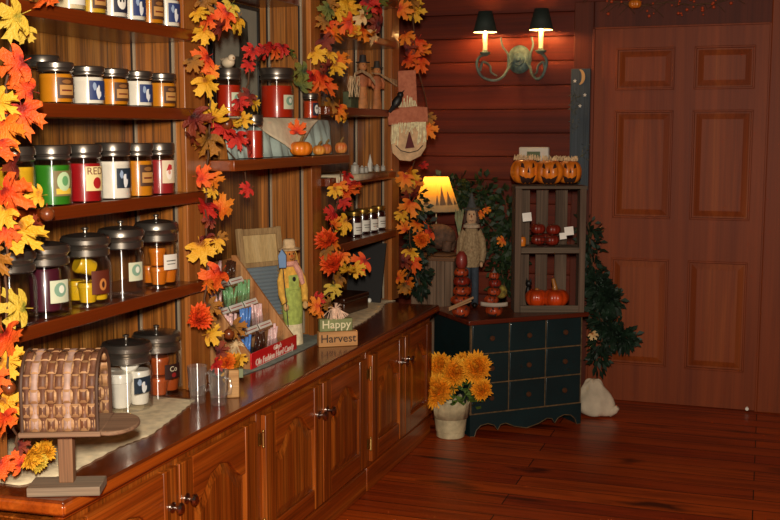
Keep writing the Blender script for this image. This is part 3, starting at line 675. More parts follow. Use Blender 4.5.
garland('lower garland of red flowers and leaves down the third post',
 [(345, 178, 20, 'd'), (350, 190, 30, 'r'), (335, 192, 18, 'y'), (340, 188, 20, 'o'), (354, 184, 20, 'd'), (344, 204, 18, 'd'), (331, 215, 22, 'd'), (342, 225, 26, 'y'), (336, 222, 18, 'o'), (328, 241, 28, 'r', 'f'), (335, 246, 18, 'o'), (333, 264, 28, 'r', 'f'), (342, 258, 20, 'o'), (346, 268, 24, 'y'), (360, 264, 26, 'r'), (358, 270, 20, 'y'), (328, 252, 20, 'n'), (338, 280, 20, 'n'), (333, 291, 22, 'g'), (314, 305, 20, 'o'), (319, 300, 18, 'd'), (317, 312, 18, 'o'), (326, 304, 18, 'n')],
 p2, [(340, 172), (338, 200), (332, 225), (332, 260), (334, 288), (316, 308)], 15)
p3 = lambda x, y: onX(x, y, -1.68)
garland('far garland of orange leaves hanging beside the scarecrow face',
 [(405, 10, 22, 'o'), (417, 10, 26, 'y'), (412, 4, 20, 'n'), (407, 38, 20, 'o'), (416, 44, 24, 'r'), (424, 48, 20, 'o'), (412, 60, 24, 'r'), (419, 64, 26, 'r'), (410, 48, 18, 'b'), (424, 122, 18, 'o'), (409, 174, 20, 'o'), (424, 166, 12, 'd'), (404, 180, 22, 'o'), (412, 178, 22, 'y'), (406, 186, 20, 'n'), (411, 192, 24, 'b'), (416, 186, 20, 'o'), (408, 208, 26, 'o'), (402, 216, 18, 'y'), (404, 226, 18, 'o'), (420, 208, 20, 'e'), (425, 232, 26, 'r'), (421, 240, 18, 'o', 'f'), (426, 236, 18, 'y'), (416, 226, 18, 'o'), (411, 254, 20, 'y'), (413, 265, 24, 'r'), (406, 262, 18, 'b'), (402, 276, 20, 'o'), (409, 286, 22, 'o'), (403, 288, 18, 'n')],
 p3, [(412, -8), (414, 50), (428, 115), (409, 176), (408, 220), (412, 262), (404, 290)], 16)

# ------------------------------------------------------------------ evergreen greenery
def sprigs(m, path, n, rad, L, rnd, w=.16, droop=.3, ymin=0):
    path = [Vector(p) for p in path]
    for i in range(n):
        t = rnd.random()*(len(path)-1); k = min(int(t), len(path)-2); p = path[k].lerp(path[k+1], t-k)
        d = Vector((rnd.gauss(0, 1), rnd.gauss(0, .7)-.25, rnd.gauss(0, 1)-droop)).normalized()
        q = p+d*rad*rnd.random()**.6
        l = L*rnd.uniform(.7, 1.3); s_ = d.cross(Vector((rnd.gauss(0, 1), rnd.gauss(0, 1), rnd.gauss(0, 1)))).normalized()*l*w
        mid = q+d*l*.5; e = q+d*l+Vector((0, 0, -.1*l))
        if max(q.y, mid.y+abs(s_.y), e.y) > 6.0 or (ymin and min(q.y, mid.y-abs(s_.y), e.y) < ymin): continue
        m.add([tuple(q), tuple(mid+s_), tuple(e), tuple(mid-s_)], [(0, 1, 2, 3)])
def evergreen(label, paths, n, rad, L, mt, seed, leaves=(), w=.16, ymin=0):
    rnd = random.Random(seed); root = thing('evergreen_garland', label, 'garland', paths[0][-1], 0, 'evergreen garlands')
    m = MB(); m2 = MB()
    for p in paths:
        sprigs(m, p, n, rad, L, rnd, w, .3, ymin); m2.tube(p, .004, 6)
    m.build('foliage', mt, root, world=True, sharp=180); m2.build('stem', TWIG, root, world=True)
    for x, y, s, key, Y in leaves:
        p = onY(x, y, Y); tc = tocam(p); place(root, 'leaf', leaf_data(rnd.randrange(4), key), p, (tc+Vector((rnd.uniform(-.5, .5), 0, rnd.uniform(-.3, .5)))).normalized(), s*p.length/F, rnd)
    return root
bw = lambda x, y, Y=5.93: onY(x, y, Y)
evergreen('dark evergreen garland on the wall behind the witch doll and lamp', [[bw(486, 182), bw(478, 210), bw(498, 235), bw(500, 262), bw(507, 300)], [bw(430, 196), bw(452, 188), bw(478, 200)], [bw(505, 200), bw(512, 235), bw(510, 280)]], 520, .09, .045, EVER, 21, [(486, 208, 7, 'o', 5.85), (504, 240, 9, 'o', 5.85), (482, 213, 8, 'o', 5.85)], w=.3, ymin=5.87)
evergreen('dark evergreen spray beside the right shelf post, behind the leaf garland', [[onX(414, 195, -1.70), onX(421, 230, -1.71), onX(417, 265, -1.72), onX(420, 288, -1.72)]], 420, .06, .045, EVER2, 22, w=.28)
evergreen('evergreen garland hanging down between the crate and the door', [[bw(588, 222), bw(592, 262), bw(598, 300), bw(602, 340), bw(596, 362)], [bw(600, 318), bw(616, 334), bw(628, 338)], [bw(596, 280), bw(606, 298), bw(612, 300)]], 620, .055, .045, EVER2, 23, [(592, 333, 9, 'c', 5.84)], w=.24)
# berry garland over the door
r = thing('berry_garland', 'twig garland with orange berries and a tiny pumpkin over the door', 'garland', (-.5, D-.03, dtop+.13))
pts = [onY(x, y, D-.026) for x, y in ((590, -6), (612, 1), (640, 6), (668, 2), (690, 5), (716, 3), (745, -6))]
rnd = random.Random(4); m = MB(); m.tube(pts, .004, 6)
for i in range(34):
    t = rnd.random()*5.9; k = int(t); p = pts[k].lerp(pts[k+1], t-k); e = p+Vector((rnd.uniform(-.1, .1), rnd.uniform(-.05, -.01), rnd.uniform(-.07, .05))); m.tube([p, (p+e)/2+Vector((0, 0, .01)), e], .0016, 5)
m.build('twigs', TWIG, r, world=True)
OB = mat('berry_orange', '#b8441a', .4)
for i in range(40):
    t = rnd.random()*5.9; k = int(t); p = pts[k].lerp(pts[k+1], t-k)+Vector((rnd.uniform(-.06, .06), rnd.uniform(-.05, -.01), rnd.uniform(-.06, .03)))
    MB().ball((0, 0, 0), rnd.uniform(.005, .009), T(p), 10, 8).build('berry', OB, r, world=True)
q = onY(635, 4, D-.09); m = MB(T(q))
def pumpkin_pt(az, el, r, h, ribs, dep=.09):
    k = 1-dep*abs(math.cos(ribs*az/2))**6*math.cos(el)
    return (r*k*math.cos(el)**.8*math.cos(az), r*k*math.cos(el)**.8*math.sin(az), h/2*math.sin(el)*(1-.12*math.cos(el)**0*(abs(math.sin(el))**8)))
def pumpkin(m, r, h, ribs=10, M=None, seg=60, rings=16):
    vs = []; fs = []
    for j in range(rings+1):
        el = -PI/2+PI*j/rings
        el = max(-PI/2+.02, min(PI/2-.02, el))
        for i in range(seg):
            vs.append(pumpkin_pt(2*PI*i/seg, el, r, h, ribs))
    for j in range(rings):
        for i in range(seg):
            k = (i+1) % seg; fs.append((j*seg+i, j*seg+k, (j+1)*seg+k, (j+1)*seg+i))
    fs.append(tuple(range(seg))[::-1]); fs.append(tuple(rings*seg+i for i in range(seg)))
    m.add(vs, fs, M)
def on_pumpkin(poly, az0, r, h, ribs, M=None, lift=.002):
    """polygon (across, up) in metres laid on the pumpkin's skin, as a fan so it follows the curve"""
    m = MB(); cx = sum(p[0] for p in poly)/len(poly); cy = sum(p[1] for p in poly)/len(poly)
    def pt(x, y):
        el = math.asin(max(-.95, min(.95, y/(h/2)))); az = az0+x/(r*max(.3, math.cos(el)**.8))
        q = Vector(pumpkin_pt(az, el, r, h, ribs)); nn = Vector((math.cos(az)*math.cos(el), math.sin(az)*math.cos(el), math.sin(el)*.8)).normalized()
        return tuple(q+nn*(lift+.0012))
    fine = []
    for a, b_ in zip(poly, poly[1:]+poly[:1]):
        for k in range(3): fine.append((a[0]+(b_[0]-a[0])*k/3, a[1]+(b_[1]-a[1])*k/3))
    n = len(fine); vs = [pt(*p) for p in fine]+[pt(cx+(p[0]-cx)*.5, cy+(p[1]-cy)*.5) for p in fine]+[pt(cx, cy)]
    m.add(vs, [(i, (i+1) % n, n+(i+1) % n, n+i) for i in range(n)]+[(n+i, n+(i+1) % n, 2*n) for i in range(n)], M); return m
pumpkin(m, .034, .05); m.build('small_pumpkin', ORANGEP, r, world=True)

# ------------------------------------------------------------------ woven mailbox on post
pb = onZ(68, 493, ZT); rz = .40
r = thing('woven_mailbox', 'woven splint basket mailbox with open door on a wooden post', 'mailbox', (pb.x-.01, pb.y+.012, ZT+.0005), rz)
MBW = wood('mailbox_board', ('#7a5a42', '#8e6c52', '#a27f62'), 'x', 2, .75, 0, .4)
m = MB(); m.box((0, 0, .011), (.168, .085, .022)); m.build('base', GREYX, r, bevel=.002)
m = MB(); m.box((0, .005, .022+.06), (.034, .03, .12)); m.build('post', wood('mailbox_post', ('#6e4a30', '#8a6040', '#9c7350'), 'z', 2, .7, 0, .4), r, bevel=.002)
zb = .146; L, W, HH = .166, .16, .172
m = MB(); m.box((0, .03, zb+.006), (L+.02, W+.02, .012)); m.build('bottom_board', MBW, r, bevel=.002)
dpoly = [(L/2+.008, -.055)]+[(L/2+.025+.06*math.cos(t), .03+.088*math.sin(t)) for t in [-PI/2+PI*i/12 for i in range(13)]]+[(L/2+.008, .118)]
m = MB(); m.prism(dpoly, .01, T(0, 0, zb+.001)); m.build('open_door', MBW, r, bevel=.003)
# profile of the tunnel: flat sides, round top (across y, up z)
prof = []
for k in range(15):
    a = PI*k/14; prof.append((W/2*math.cos(a), HH*.5+HH*.5*math.sin(a)))
prof = [(W/2, 0), (W/2, HH*.17), (W/2, HH*.34)]+prof+[(-W/2, HH*.34), (-W/2, HH*.17), (-W/2, 0)]
cum = [0]
for a, b_ in zip(prof, prof[1:]): cum.append(cum[-1]+math.hypot(b_[0]-a[0], b_[1]-a[1]))
def tun(s_, off):
    s_ = max(0, min(cum[-1], s_))
    for i in range(len(cum)-1):
        if cum[i+1] >= s_-1e-9:
            f_ = (s_-cum[i])/(cum[i+1]-cum[i]); a, b_ = Vector(prof[i]), Vector(prof[i+1]); p = a.lerp(b_, f_); t_ = (b_-a).normalized(); nn = Vector((t_.y, -t_.x)); 
            return p+nn*off
nv, nh = 9, 13   # hoops along the length, weavers round the tunnel
hoop = wood('splint_brown', ('#583424', '#704832', '#845c44'), 'z', 2, .6, 0, .35); weav = wood('splint_tan', ('#94643e', '#b4865a', '#c89e70'), 'x', 2, .6, 0, .35)
SPL = [mat('splint_pinkish', '#a98a7c', .6, var=.2, vscale=30), mat('splint_dark', '#6a4028', .6, var=.2, vscale=30)]
sw = cum[-1]/nh
for j in range(nh):
    m = MB(); vs = []; fs = []; n = nv*4
    for i in range(n+1):
        x = -L/2+L*i/n; off = .0026*max(-1, min(1, 1.8*math.sin(PI*(i/4+.5-.5))))*(1 if j % 2 else -1)+.002
        a = tun((j+.03)*sw, off); b_ = tun((j+.97)*sw, off)
        vs += [(x, a.x+.03, zb+.012+a.y), (x, b_.x+.03, zb+.012+b_.y)]
    fs = [(2*i, 2*i+2, 2*i+3, 2*i+1) for i in range(n)]
    m.add(vs, fs); m.build('weaver', weav, r, solid=.0018)
for i in range(nv):
    m = MB(); vs = []; fs = []; n = nh*4; x0 = -L/2+L*(i+.06)/nv; x1 = -L/2+L*(i+.94)/nv
    for k in range(n+1):
        s_ = cum[-1]*k/n; off = .0026*max(-1, min(1, 1.8*math.sin(PI*(k/4))))*(-1 if (i % 2 == 0) else 1)+.002
        p = tun(s_, off); vs += [(x0, p.x+.03, zb+.012+p.y), (x1, p.x+.03, zb+.012+p.y)]
    fs = [(2*k, 2*k+1, 2*k+3, 2*k+2) for k in range(n)]
    m.add(vs, fs); m.build('hoop', [hoop, SPL[0], hoop, SPL[1]][i % 4], r, solid=.0018)
for x in (-L/2-.002, L/2+.002): MB().tube([(x, p[0]*1.03+.03, zb+.012+p[1]*1.02) for p in prof], .0045, 6).build('rim', mat('rim_reed', '#4a3020', .6), r)
m = MB(); m.prism([(p[0]+.03, zb+.012+p[1]) for p in prof], .006, Matrix(((0, 0, 1, -L/2+.004), (1, 0, 0, 0), (0, 1, 0, 0), (0, 0, 0, 1)))); m.build('back_board', MBW, r)

# ------------------------------------------------------------------ clear mugs
for (px, py, r_, h_, lab, ha) in ((198, 405, .029, .118, 'left clear glass mug on the worktop edge near the garland', 2.5), (219, 407, .030, .108, 'right clear glass mug on the worktop beside the pale block', 2.2)):
    p = onZ(px, py, ZT); p = p-Vector((p.x, p.y, 0)).normalized()*-.03
    r = thing('glass_mug', lab, 'mug', (p.x, p.y, ZT+.0005), 0, 'clear glass mugs')
    pr = [(0, 0), (r_*.8, 0), (r_*.86, .006), (r_*.84, .02), (r_*.88, .026), (r_*.9, h_*.35), (r_*1.02, h_*.45), (r_*1.0, h_*.7), (r_*1.1, h_), (r_*1.03, h_), (r_*.94, h_*.7), (r_*.95, h_*.45), (r_*.82, h_*.34), (r_*.78, .026), (0, .022)]
    MB().lathe(pr, 32).build('cup', MUG, r, sharp=60)
    a = ha-PI/2-.9; M = RZ(a)
    MB().tube([(r_*1.0, 0, h_*.8), (r_*1.5, 0, h_*.82), (r_*1.75, 0, h_*.62), (r_*1.6, 0, h_*.4), (r_*.95, 0, h_*.34)], .005, 8, M).build('handle', MUG, r)

# ------------------------------------------------------------------ runner cloths on the worktop
def cloth(name, label, pts_front, xback, z, mt, seed, scallop=.0025, thick=.003):
    rnd = random.Random(seed); fr = [onZ(x, y, z) for x, y in pts_front]
    m = MB(); vs = []; fs = []; fine = []
    for a, b_ in zip(fr, fr[1:]):
        for k in range(8): fine.append(a.lerp(b_, k/8))
    fine.append(fr[-1]); n = len(fine)
    for i, p in enumerate(fine):
        for k in range(6):
            x = p.x+scallop*(1 if i % 2 else -1)*(k == 0)+(xback-p.x)*k/5; vs.append((x, p.y, z+.002+(.0015*rnd.random() if 0 < k < 5 else 0)))
    fs = [(i*6+k, (i+1)*6+k, (i+1)*6+k+1, i*6+k+1) for i in range(n-1) for k in range(5)]
    m.add(vs, fs); c = fine[n//2]
    return tag(m.build(name, mt, world=True, loc=(c.x-.1, c.y, z), solid=thick), label, 'cloth', 'table runners')
BEIGE = mat('linen_beige', '#dccaa6', .9, var=.12, vscale=30, bmp=.3, bscale=300)
GREYC = mat('cloth_grey_blue', '#7d857c', .9, var=.12, vscale=30, bmp=.3, bscale=300)
cloth('table_runner', 'beige lace edged runner under the clear candle jars', [(20, 486), (70, 474), (120, 447), (150, 436), (178, 415), (196, 400)], XB+.012, ZT, BEIGE, 1)
cloth('table_runner', 'grey blue runner under the candy box and scarecrow doll', [(236, 378), (270, 366), (300, 352), (330, 337), (345, 330)], XB+.012, ZT, GREYC, 2, .001)
cloth('table_runner', 'beige lace edged runner under the dark wooden box', [(352, 328), (364, 322), (380, 311), (386, 303), (396, 301)], -1.93, ZT, BEIGE, 3, .004)
ZC = ZT+.004

# ------------------------------------------------------------------ candy display
bl = onZ(249, 371.5, ZC); br_ = onZ(299, 350, ZC)
xf = -1.705; y0, y1 = 3.41, 3.795
r = thing('candy_display', 'stepped wooden candy rack with a red sign along its front', 'display rack', (-1.84, (y0+y1)/2, ZC))
top = onY(240, 268, y1)
pr = [(xf, 0), (xf, .052), (xf-.02, .075), (-1.95, .36), (-1.968, .36), (-1.968, 0)]
MXZ = lambda y: Matrix(((1, 0, 0, 0), (0, 0, 1, y), (0, 1, 0, ZC), (0, 0, 0, 1)))
for yy in (y0, y1-.014):
    m = MB(); m.prism(pr, .014, MXZ(yy)); m.build('side_panel', RUST, r, world=True, bevel=.002)
m = MB()
steps = [(-1.765, .012), (-1.825, .095), (-1.885, .178), (-1.945, .26)]
for xs, zs in steps: m.span((xs-.025, y0+.0145, ZC+zs-.008), (xs+.036, y1-.0145, ZC+zs))
m.span((-1.967, y0+.0145, ZC), (-1.961, y1-.0145, ZC+.35)); m.build('step_shelf', RUST, r, world=True)
RED = mat('sign_red', '#dc1a20', .4, 0, .1)
m = MB(); m.span((xf, y0-.004, ZC+.001), (xf+.006, y1+.004, ZC+.058)); sg = m.build('front_sign', RED, r, world=True, bevel=.001)
Mt = frame((xf+.0065, (y0+y1)/2, ZC+.03), (0, 1, 0), (0, 0, 1))
text_mb("Ole Fashion Hard Candy", .033, Mt @ T(0, -.012, 0), .001, .15, .0005).build('lettering', mat('sign_white', '#f2e2d2', .5), sg, world=True)
text_mb("Gilley's", .024, Mt @ T(.02, .014, 0), .001, .2, .0004).build('lettering', MATS['sign_white'], sg, world=True)
m = MB(Mt); m.box((.0, -.0262, .0005), (.3, .0018, .001)); m.build('underline', MATS['sign_white'], sg, world=True)
def stripe_mat(name, a, b_, sc=260):
    m, nt, bs = base_mat(name); w = nt.nodes.new('ShaderNodeTexWave'); w.bands_direction = 'DIAGONAL'; w.inputs['Scale'].default_value = sc; w.inputs['Distortion'].default_value = 0
    nt.links.new(coords(nt, (1, 1, .45)), w.inputs['Vector']); nt.links.new(ramp(nt, w.outputs['Fac'], [(.42, a), (.52, b_)]), bs.inputs['Base Color'])
    bs.inputs['Roughness'].default_value = .2; bs.inputs['Coat Weight'].default_value = .6; return m
CANDY = {'pink': stripe_mat('candy_pink', '#f4989c', '#fff6f0'), 'green': stripe_mat('candy_green', '#2a8a3c', '#b0dca8'), 'blue': stripe_mat('candy_blue', '#2260cc', '#7ab0f0'), 'dark': stripe_mat('candy_root_beer', '#2c1812', '#5a3626')}
cols = [(y0+.0155+.118*k+.059) for k in range(3)]
lay = [['blue', 'dark', 'pink'], ['pink', 'blue', 'pink'], ['pink', 'green', 'green'], ['pink', 'pink', 'dark']]
TUB = glass_mat('tub_plastic', '#ffffff', 1.5, .2)
rowname = ['front', 'second', 'third', 'top']; colname = ['near end', 'middle', 'far end']
cs = {}
for k in CANDY:
    mm = MB(); mm.tube([(0, 0, 0), (0, 0, .092)], .0055, 8); me = bpy.data.meshes.new('candy_stick'); me.from_pydata(mm.v, [], mm.f); me.materials.append(CANDY[k])
    for p in me.polygons: p.use_smooth = True
    cs[k] = me
for i, (xs, zs) in enumerate(steps):
    for j, yc in enumerate(cols):
        kind = lay[i][j]; rnd = random.Random(i*7+j)
        t = thing('candy_tub', f'clear plastic tub of {dict(pink="pink striped", green="green", blue="blue", dark="brown")[kind]} candy sticks, {rowname[i]} row, {colname[j]}', 'candy tub', (xs, yc, ZC+zs+.0005), 0, 'candy tubs on the rack')
        hw, hd, hh = .0565, .022, .062
        m = MB()
        for a, b_ in (((-hd, -hw, 0), (hd, hw, .002)), ((-hd, -hw, 0), (-hd+.0015, hw, hh+.02)), ((hd-.0015, -hw, 0), (hd, hw, hh*.75)), ((-hd, -hw, 0), (hd, -hw+.0015, hh)), ((-hd, hw-.0015, 0), (hd, hw, hh))): m.span(a, b_)
        m.build('tub', TUB, t)
        MB(T(hd+.0125, 0, 0) @ RY(-.5)).span((0, -hw+.003, 0), (.0015, hw-.003, .022)).build('price_tag', WHITE, t)['label'] = 'white price tag with small red print'
        MB(T(hd+.0125, 0, 0) @ RY(-.5)).span((.0015, -hw+.012, .009), (.0021, hw-.014, .0125)).build('print', mat('tag_print', '#c05a50', .6), t)
        for q in range(8):
            o = bpy.data.objects.new('candy_stick', cs[kind]); COL.objects.link(o)
            yy = -.03+.06*(q % 4)/3+rnd.uniform(-.004, .004); xx = -.008+.013*(q//4)
            ty = rnd.uniform(-.35, .35); tx = rnd.uniform(-.02, .12)
            bx = xx; by = max(-.028, min(.028, yy-math.tan(ty)*.04)); sc = rnd.uniform(.8, 1)
            if abs(by+math.tan(ty)*.085*sc) > .046: ty *= .25
            o.location = (xs+bx, yc+by, ZC+zs+.0045); o.rotation_euler = (-ty, tx, 0); o.scale = (1, 1, sc)
            tag(o, f'wrapped {dict(pink="pink and white", green="green", blue="blue", dark="brown")[kind]} candy stick in the {rowname[i]} row {colname[j]} tub', 'candy', f'candy sticks, {rowname[i]} row {colname[j]} tub')
# raffia bow on the near side panel
r = thing('raffia_bow', 'raffia bow tied on the near corner of the candy rack', 'bow', onY(236, 345, 3.42))
m = MB(T(onY(236, 343, 3.41))); rnd = random.Random(3)
for k in range(9):
    a = rnd.uniform(0, 2*PI); m.tube([(0, 0, 0), (.02*math.cos(a), -.01, .02*math.sin(a)), (.03*math.cos(a)+.005, -.006, .03*math.sin(a)-.012), (.006, -.004, -.004)], .002, 5)
for k in range(7): m.tube([(0, -.004, 0), (rnd.uniform(-.01, .01), -.012, -.03), (rnd.uniform(-.015, .02), -.012, -.085)], .0018, 5)
m.build('loops', RAFFIA, r, world=True)
# pale block + small green tag next to mugs
q = onZ(232, 399, ZT)
r = thing('wooden_block_sign', 'small pale wooden block with green top leaning by the mugs', 'sign', (q.x-.01, q.y+.02, ZT+.0005), .5)
MB().box((0, 0, .045), (.046, .022, .09)).build('block', PINE, r, bevel=.003)
MB().box((.022, .012, .075), (.03, .012, .03)).build('green_block', mat('sage_paint', '#7a8260', .7, var=.15), r, bevel=.002)

# ------------------------------------------------------------------ washboard
A = Vector((-1.966, 3.80, 0)); B = Vector((-1.856, 3.99, 0)); top = onY(254, 228, 3.9)
u = (B-A).normalized(); nn = Vector((-u.y, u.x, 0)); nn = nn if nn.x > 0 else -nn; nn = Vector((u.y, -u.x, 0))
zt = top.z; mid = (A+B)/2; lean = .06
base = mid+nn*lean; base.z = ZC; tp = mid.copy(); tp.z = zt
upv = (tp-base).normalized(); hl = (tp-base).length
r = thing('washboard', 'old wooden washboard with ribbed metal panel leaning in the corner', 'washboard', base)
M = frame(base, u, upv)   # local x across, y up, z out towards the camera
wz = wood('washboard_pine', ('#8a6a42', '#a8875a', '#bd9d6e'), 'z', 2, .7, 0, .35)
ww = .205
m = MB(M)
for s_ in (-1, 1): m.box((s_*(ww/2-.011), hl/2+.004, .01), (.022, hl-.004, .022))
for yy, hh_ in ((hl-.014, .026), (hl-.145, .02), (.10, .02)): m.box((0, yy, .01), (ww-.044, hh_, .018))
m.build('frame', wz, r, world=True, bevel=.002)
m = MB(M); m.box((0, hl-.08, .006), (ww-.044, .112, .008)); m.build('top_panel', wood('washboard_panel', ('#b0905c', '#c9aa74', '#d6bb88'), 'z', 2, .7, 0, .25), r, world=True)
m = MB(M); n = 52; yb, yt = .11, hl-.155; vs = []
for i in range(n+1):
    y = yb+(yt-yb)*i/n; z = .006+.008*(1, 0, -1, 0)[i % 4]; vs += [(-ww/2+.022, y, z), (ww/2-.022, y, z)]
m.add(vs, [(2*i, 2*i+1, 2*i+3, 2*i+2) for i in range(n)]); m.build('ribbed_metal', mat('zinc', '#a4b0b8', .4, .2), r, world=True)

# ------------------------------------------------------------------ scarecrow doll with birdhouse
q = onZ(289, 331, ZC)
r = thing('scarecrow_doll', 'slim scarecrow doll in green overalls holding a blue birdhouse pole', 'doll', (-1.748, 3.888, ZC), -.75); r.rotation_euler.x = .05; r.scale = (.85, .85, 1.2)   # local +x faces the viewer-ish
FAB = lambda n, c, **k: mat(n, c, .9, var=.15, vscale=60, bmp=.3, bscale=400, **k)
m = MB(); m.lathe([(0, 0), (.042, 0), (.043, .07), (.041, .085), (0, .086)], 24, None, .75, 1); m.build('skirt_base', FAB('doll_cream', '#eed9b0'), r)
m = MB(); m.lathe([(.044, .07), (.046, .085), (.05, .12), (.047, .18), (.036, .205), (0, .207)], 24, None, .75, 1); m.build('overalls', FAB('doll_green', '#a8b85a'), r)
m = MB(); m.box((.033, 0, .21), (.006, .05, .05)); m.build('bib', MATS['doll_green'], r, bevel=.003)
m = MB(); m.lathe([(0, .19), (.042, .19), (.044, .215), (.038, .25), (.018, .272), (0, .275)], 24, None, .72, 1)
m.build('shirt', FAB('doll_yellow', '#e4ae48'), r)
for s_ in (-1, 1):
    m = MB(); m.tube([(0, s_*.036, .255), (.008, s_*.056, .215), (.02, s_*.058, .175), (.034, s_*.05, .145)], [.013, .016, .017, .015], 10); a = m.build('sleeve', MATS['doll_yellow'], r)
    MB().ball((.04, s_*.048, .132), .013).build('hand', FAB('doll_tan', '#d9ab6e'), a)
m = MB(); m.ball((.0, 0, .298), (.027, .029, .032)); hd = m.build('head', FAB('doll_orange', '#c27c3a'), r)
for s_ in (-1, 1): MB().ball((.024, s_*.010, .304), .0035).build('eye', BLACK, hd)
MB().ball((.028, 0, .297), (.006, .004, .004)).build('nose', mat('doll_nose', '#c8501c', .6), hd)
MB().tube([(.024, -.01, .288), (.027, 0, .284), (.024, .01, .288)], .0012, 5).build('mouth', BLACK, hd)
m = MB(); m.lathe([(0, .318), (.05, .316), (.052, .32), (.03, .325), (.028, .345), (.022, .352), (0, .353)], 24); m.build('straw_hat', RAFFIA, r)
m = MB(); rnd = random.Random(8)
for k in range(26):
    a = rnd.uniform(.9, 2*PI-.9); m.tube([(.026*math.cos(a), .026*math.sin(a), .316), (.034*math.cos(a), .034*math.sin(a), .295), (.036*math.cos(a), .04*math.sin(a), .272)], .0016, 4)
m.build('hair', mat('doll_hair', '#d8a848', .8), r)
m = MB(); m.lathe([(.03, .262), (.042, .268), (.036, .28), (.026, .278)], 22, None, .85, 1); m.tube([(.03, .012, .27), (.044, .028, .24), (.046, .04, .205)], [.012, .014, .01], 8); m.build('scarf', FAB('doll_pink', '#d99a88'), r)
MB().lathe([(0, 0), (.008, 0), (.008, .003), (0, .004)], 14, T(.038, 0, .222) @ RY(PI/2)).build('button', BLACK, r)
pole = MB(); pole.tube([(.052, -.048, .07), (.05, -.05, .15), (.046, -.056, .27)], .0026, 6); pole.build('pole', mat('doll_pole', '#3c3a34', .6), r)
bh = MB(); bh.prism([(-.016, 0), (.016, 0), (.018, .04), (0, .06), (-.018, .04)], .03, T(.06, -.058, .268) @ RZ(PI/2-.5) @ RX(PI/2) @ T(0, 0, -.0))
b_ = bh.build('birdhouse', mat('birdhouse_blue', '#6f8fb8', .7, var=.15), r, bevel=.002)

# ------------------------------------------------------------------ Happy Harvest sign
a = onZ(318, 347, ZT); b_ = onZ(358, 345, ZT); c = (a+b_)/2; w_ = (b_-a).length
rz = math.atan2(b_.y-a.y, b_.x-a.x)
r = thing('harvest_sign', 'two stacked wooden blocks reading Happy Harvest with a raffia bundle on top', 'sign', (c.x-.004, c.y+.004, ZT+.0005), rz)
TANW = wood('harvest_tan', ('#b07a44', '#cd9458', '#d9a76c'), 'x', 2, .6, 0, .25)
w_ = .158
lb = MB().box((0, 0, .03), (w_, .036, .06)).build('lower_block', TANW, r, bevel=.003); 
lt = MB().box((-.008, .0, .086), (.132, .034, .05)).build('upper_block', mat('harvest_green', '#848a58', .7, var=.15, vscale=20), r, bevel=.003)
FX = frame((0, -.0185, 0), (1, 0, 0), (0, 0, 1))
text_mb('Harvest', .045, FX @ T(0, .031, 0), .0014, 0, .0002).build('lettering', mat('harvest_ink', '#2e1c10', .6), lb)
text_mb('Happy', .045, FX @ T(-.008, .088, .001), .0014, 0, .0004).build('lettering', mat('happy_ink', '#ece0b4', .6), lt)
m = MB(); rnd = random.Random(2)
for k in range(42):
    a_ = rnd.uniform(-1.35, 1.35); e = rnd.uniform(-1, 1)
    m.tube([(-.008, 0, .152), (-.008+.03*math.sin(a_), -.012*e, .152-.012*abs(a_)), (-.008+.05*math.sin(a_)*1.05, -.016, .148-.03*math.cos(a_)-.012)], .0016, 4)
for k in range(14):
    a_ = rnd.uniform(0, 2*PI); m.tube([(-.008, 0, .15), (-.008+.02*math.cos(a_), -.008, .16+.012*math.sin(a_)), (-.008+.028*math.cos(a_), 0, .156+.016*math.sin(a_))], .0016, 4)
m.tube([(-.014, 0, .111), (-.008, 0, .15)], .012, 8)
m.build('raffia_bundle', RAFFIAP, r)

# ------------------------------------------------------------------ far bay worktop: dark box, slate
q = onZ(355, 308, ZC)
r = thing('wooden_box', 'dark wooden box with shiny lid under the far bay shelves', 'box', (-1.865, 4.70, ZC+.0005), -.1)
DK = wood('box_walnut', ('#2c140c', '#40200f', '#522c16'), 'y', 2, .3, .4, .3)
MB().box((0, 0, .028), (.15, .25, .056)).build('body', DK, r, bevel=.004)
l = MB().box((0, 0, .069), (.158, .258, .024)).build('lid', DK, r, bevel=.006)
MB().lathe([(0, 0), (.018, 0), (.018, .006), (.006, .01), (0, .011)], 16, T(0, -.04, .081)).build('emblem', STEEL, l)
r = thing('slate_board', 'blank black slate board leaning against the far bay back', 'chalkboard', (-1.87, 4.99, ZC))
m = MB(); za = .945
v4 = [(-1.962, 4.985, ZC), (-1.778, 4.985, ZC), (-1.778, 5.075, za), (-1.962, 5.075, za)]
m.add(v4+[(x, y+.011, z) for x, y, z in v4], [(0, 1, 2, 3), (7, 6, 5, 4), (0, 4, 5, 1), (1, 5, 6, 2), (2, 6, 7, 3), (3, 7, 4, 0)])
m.build('slate', mat('slate', '#1c1a1a', .7), r, world=True)
q = onZ(374, 299, ZC+.01); MB().ball((0, 0, 0), (.01, .012, .012), T(q.x, min(q.y, 4.965), ZC+.013)).build('chalk_lump', WHITE, r, world=True)

# ------------------------------------------------------------------ jam jars
for k, (px, lab) in enumerate(((355.5, 'nearest jam jar at the left of the four on the shelf'), (364, 'second jam jar from the left of the row of four'), (372.5, 'third jam jar from the left of the row of four'), (380, 'last jam jar at the right end of the row of four'))):
    xc = -1.79 if k % 2 == 0 else -1.805
    p = onX(px-1.5, 220, xc); r = jar((xc, p.y, 1.0175), .0345, .118, lab, '#2c0a0c', .97, 'white', GOLD, 'dark jam jars with gold lids', .16, False, .8, (.1, .55), 'jam_jar', k, -.45)
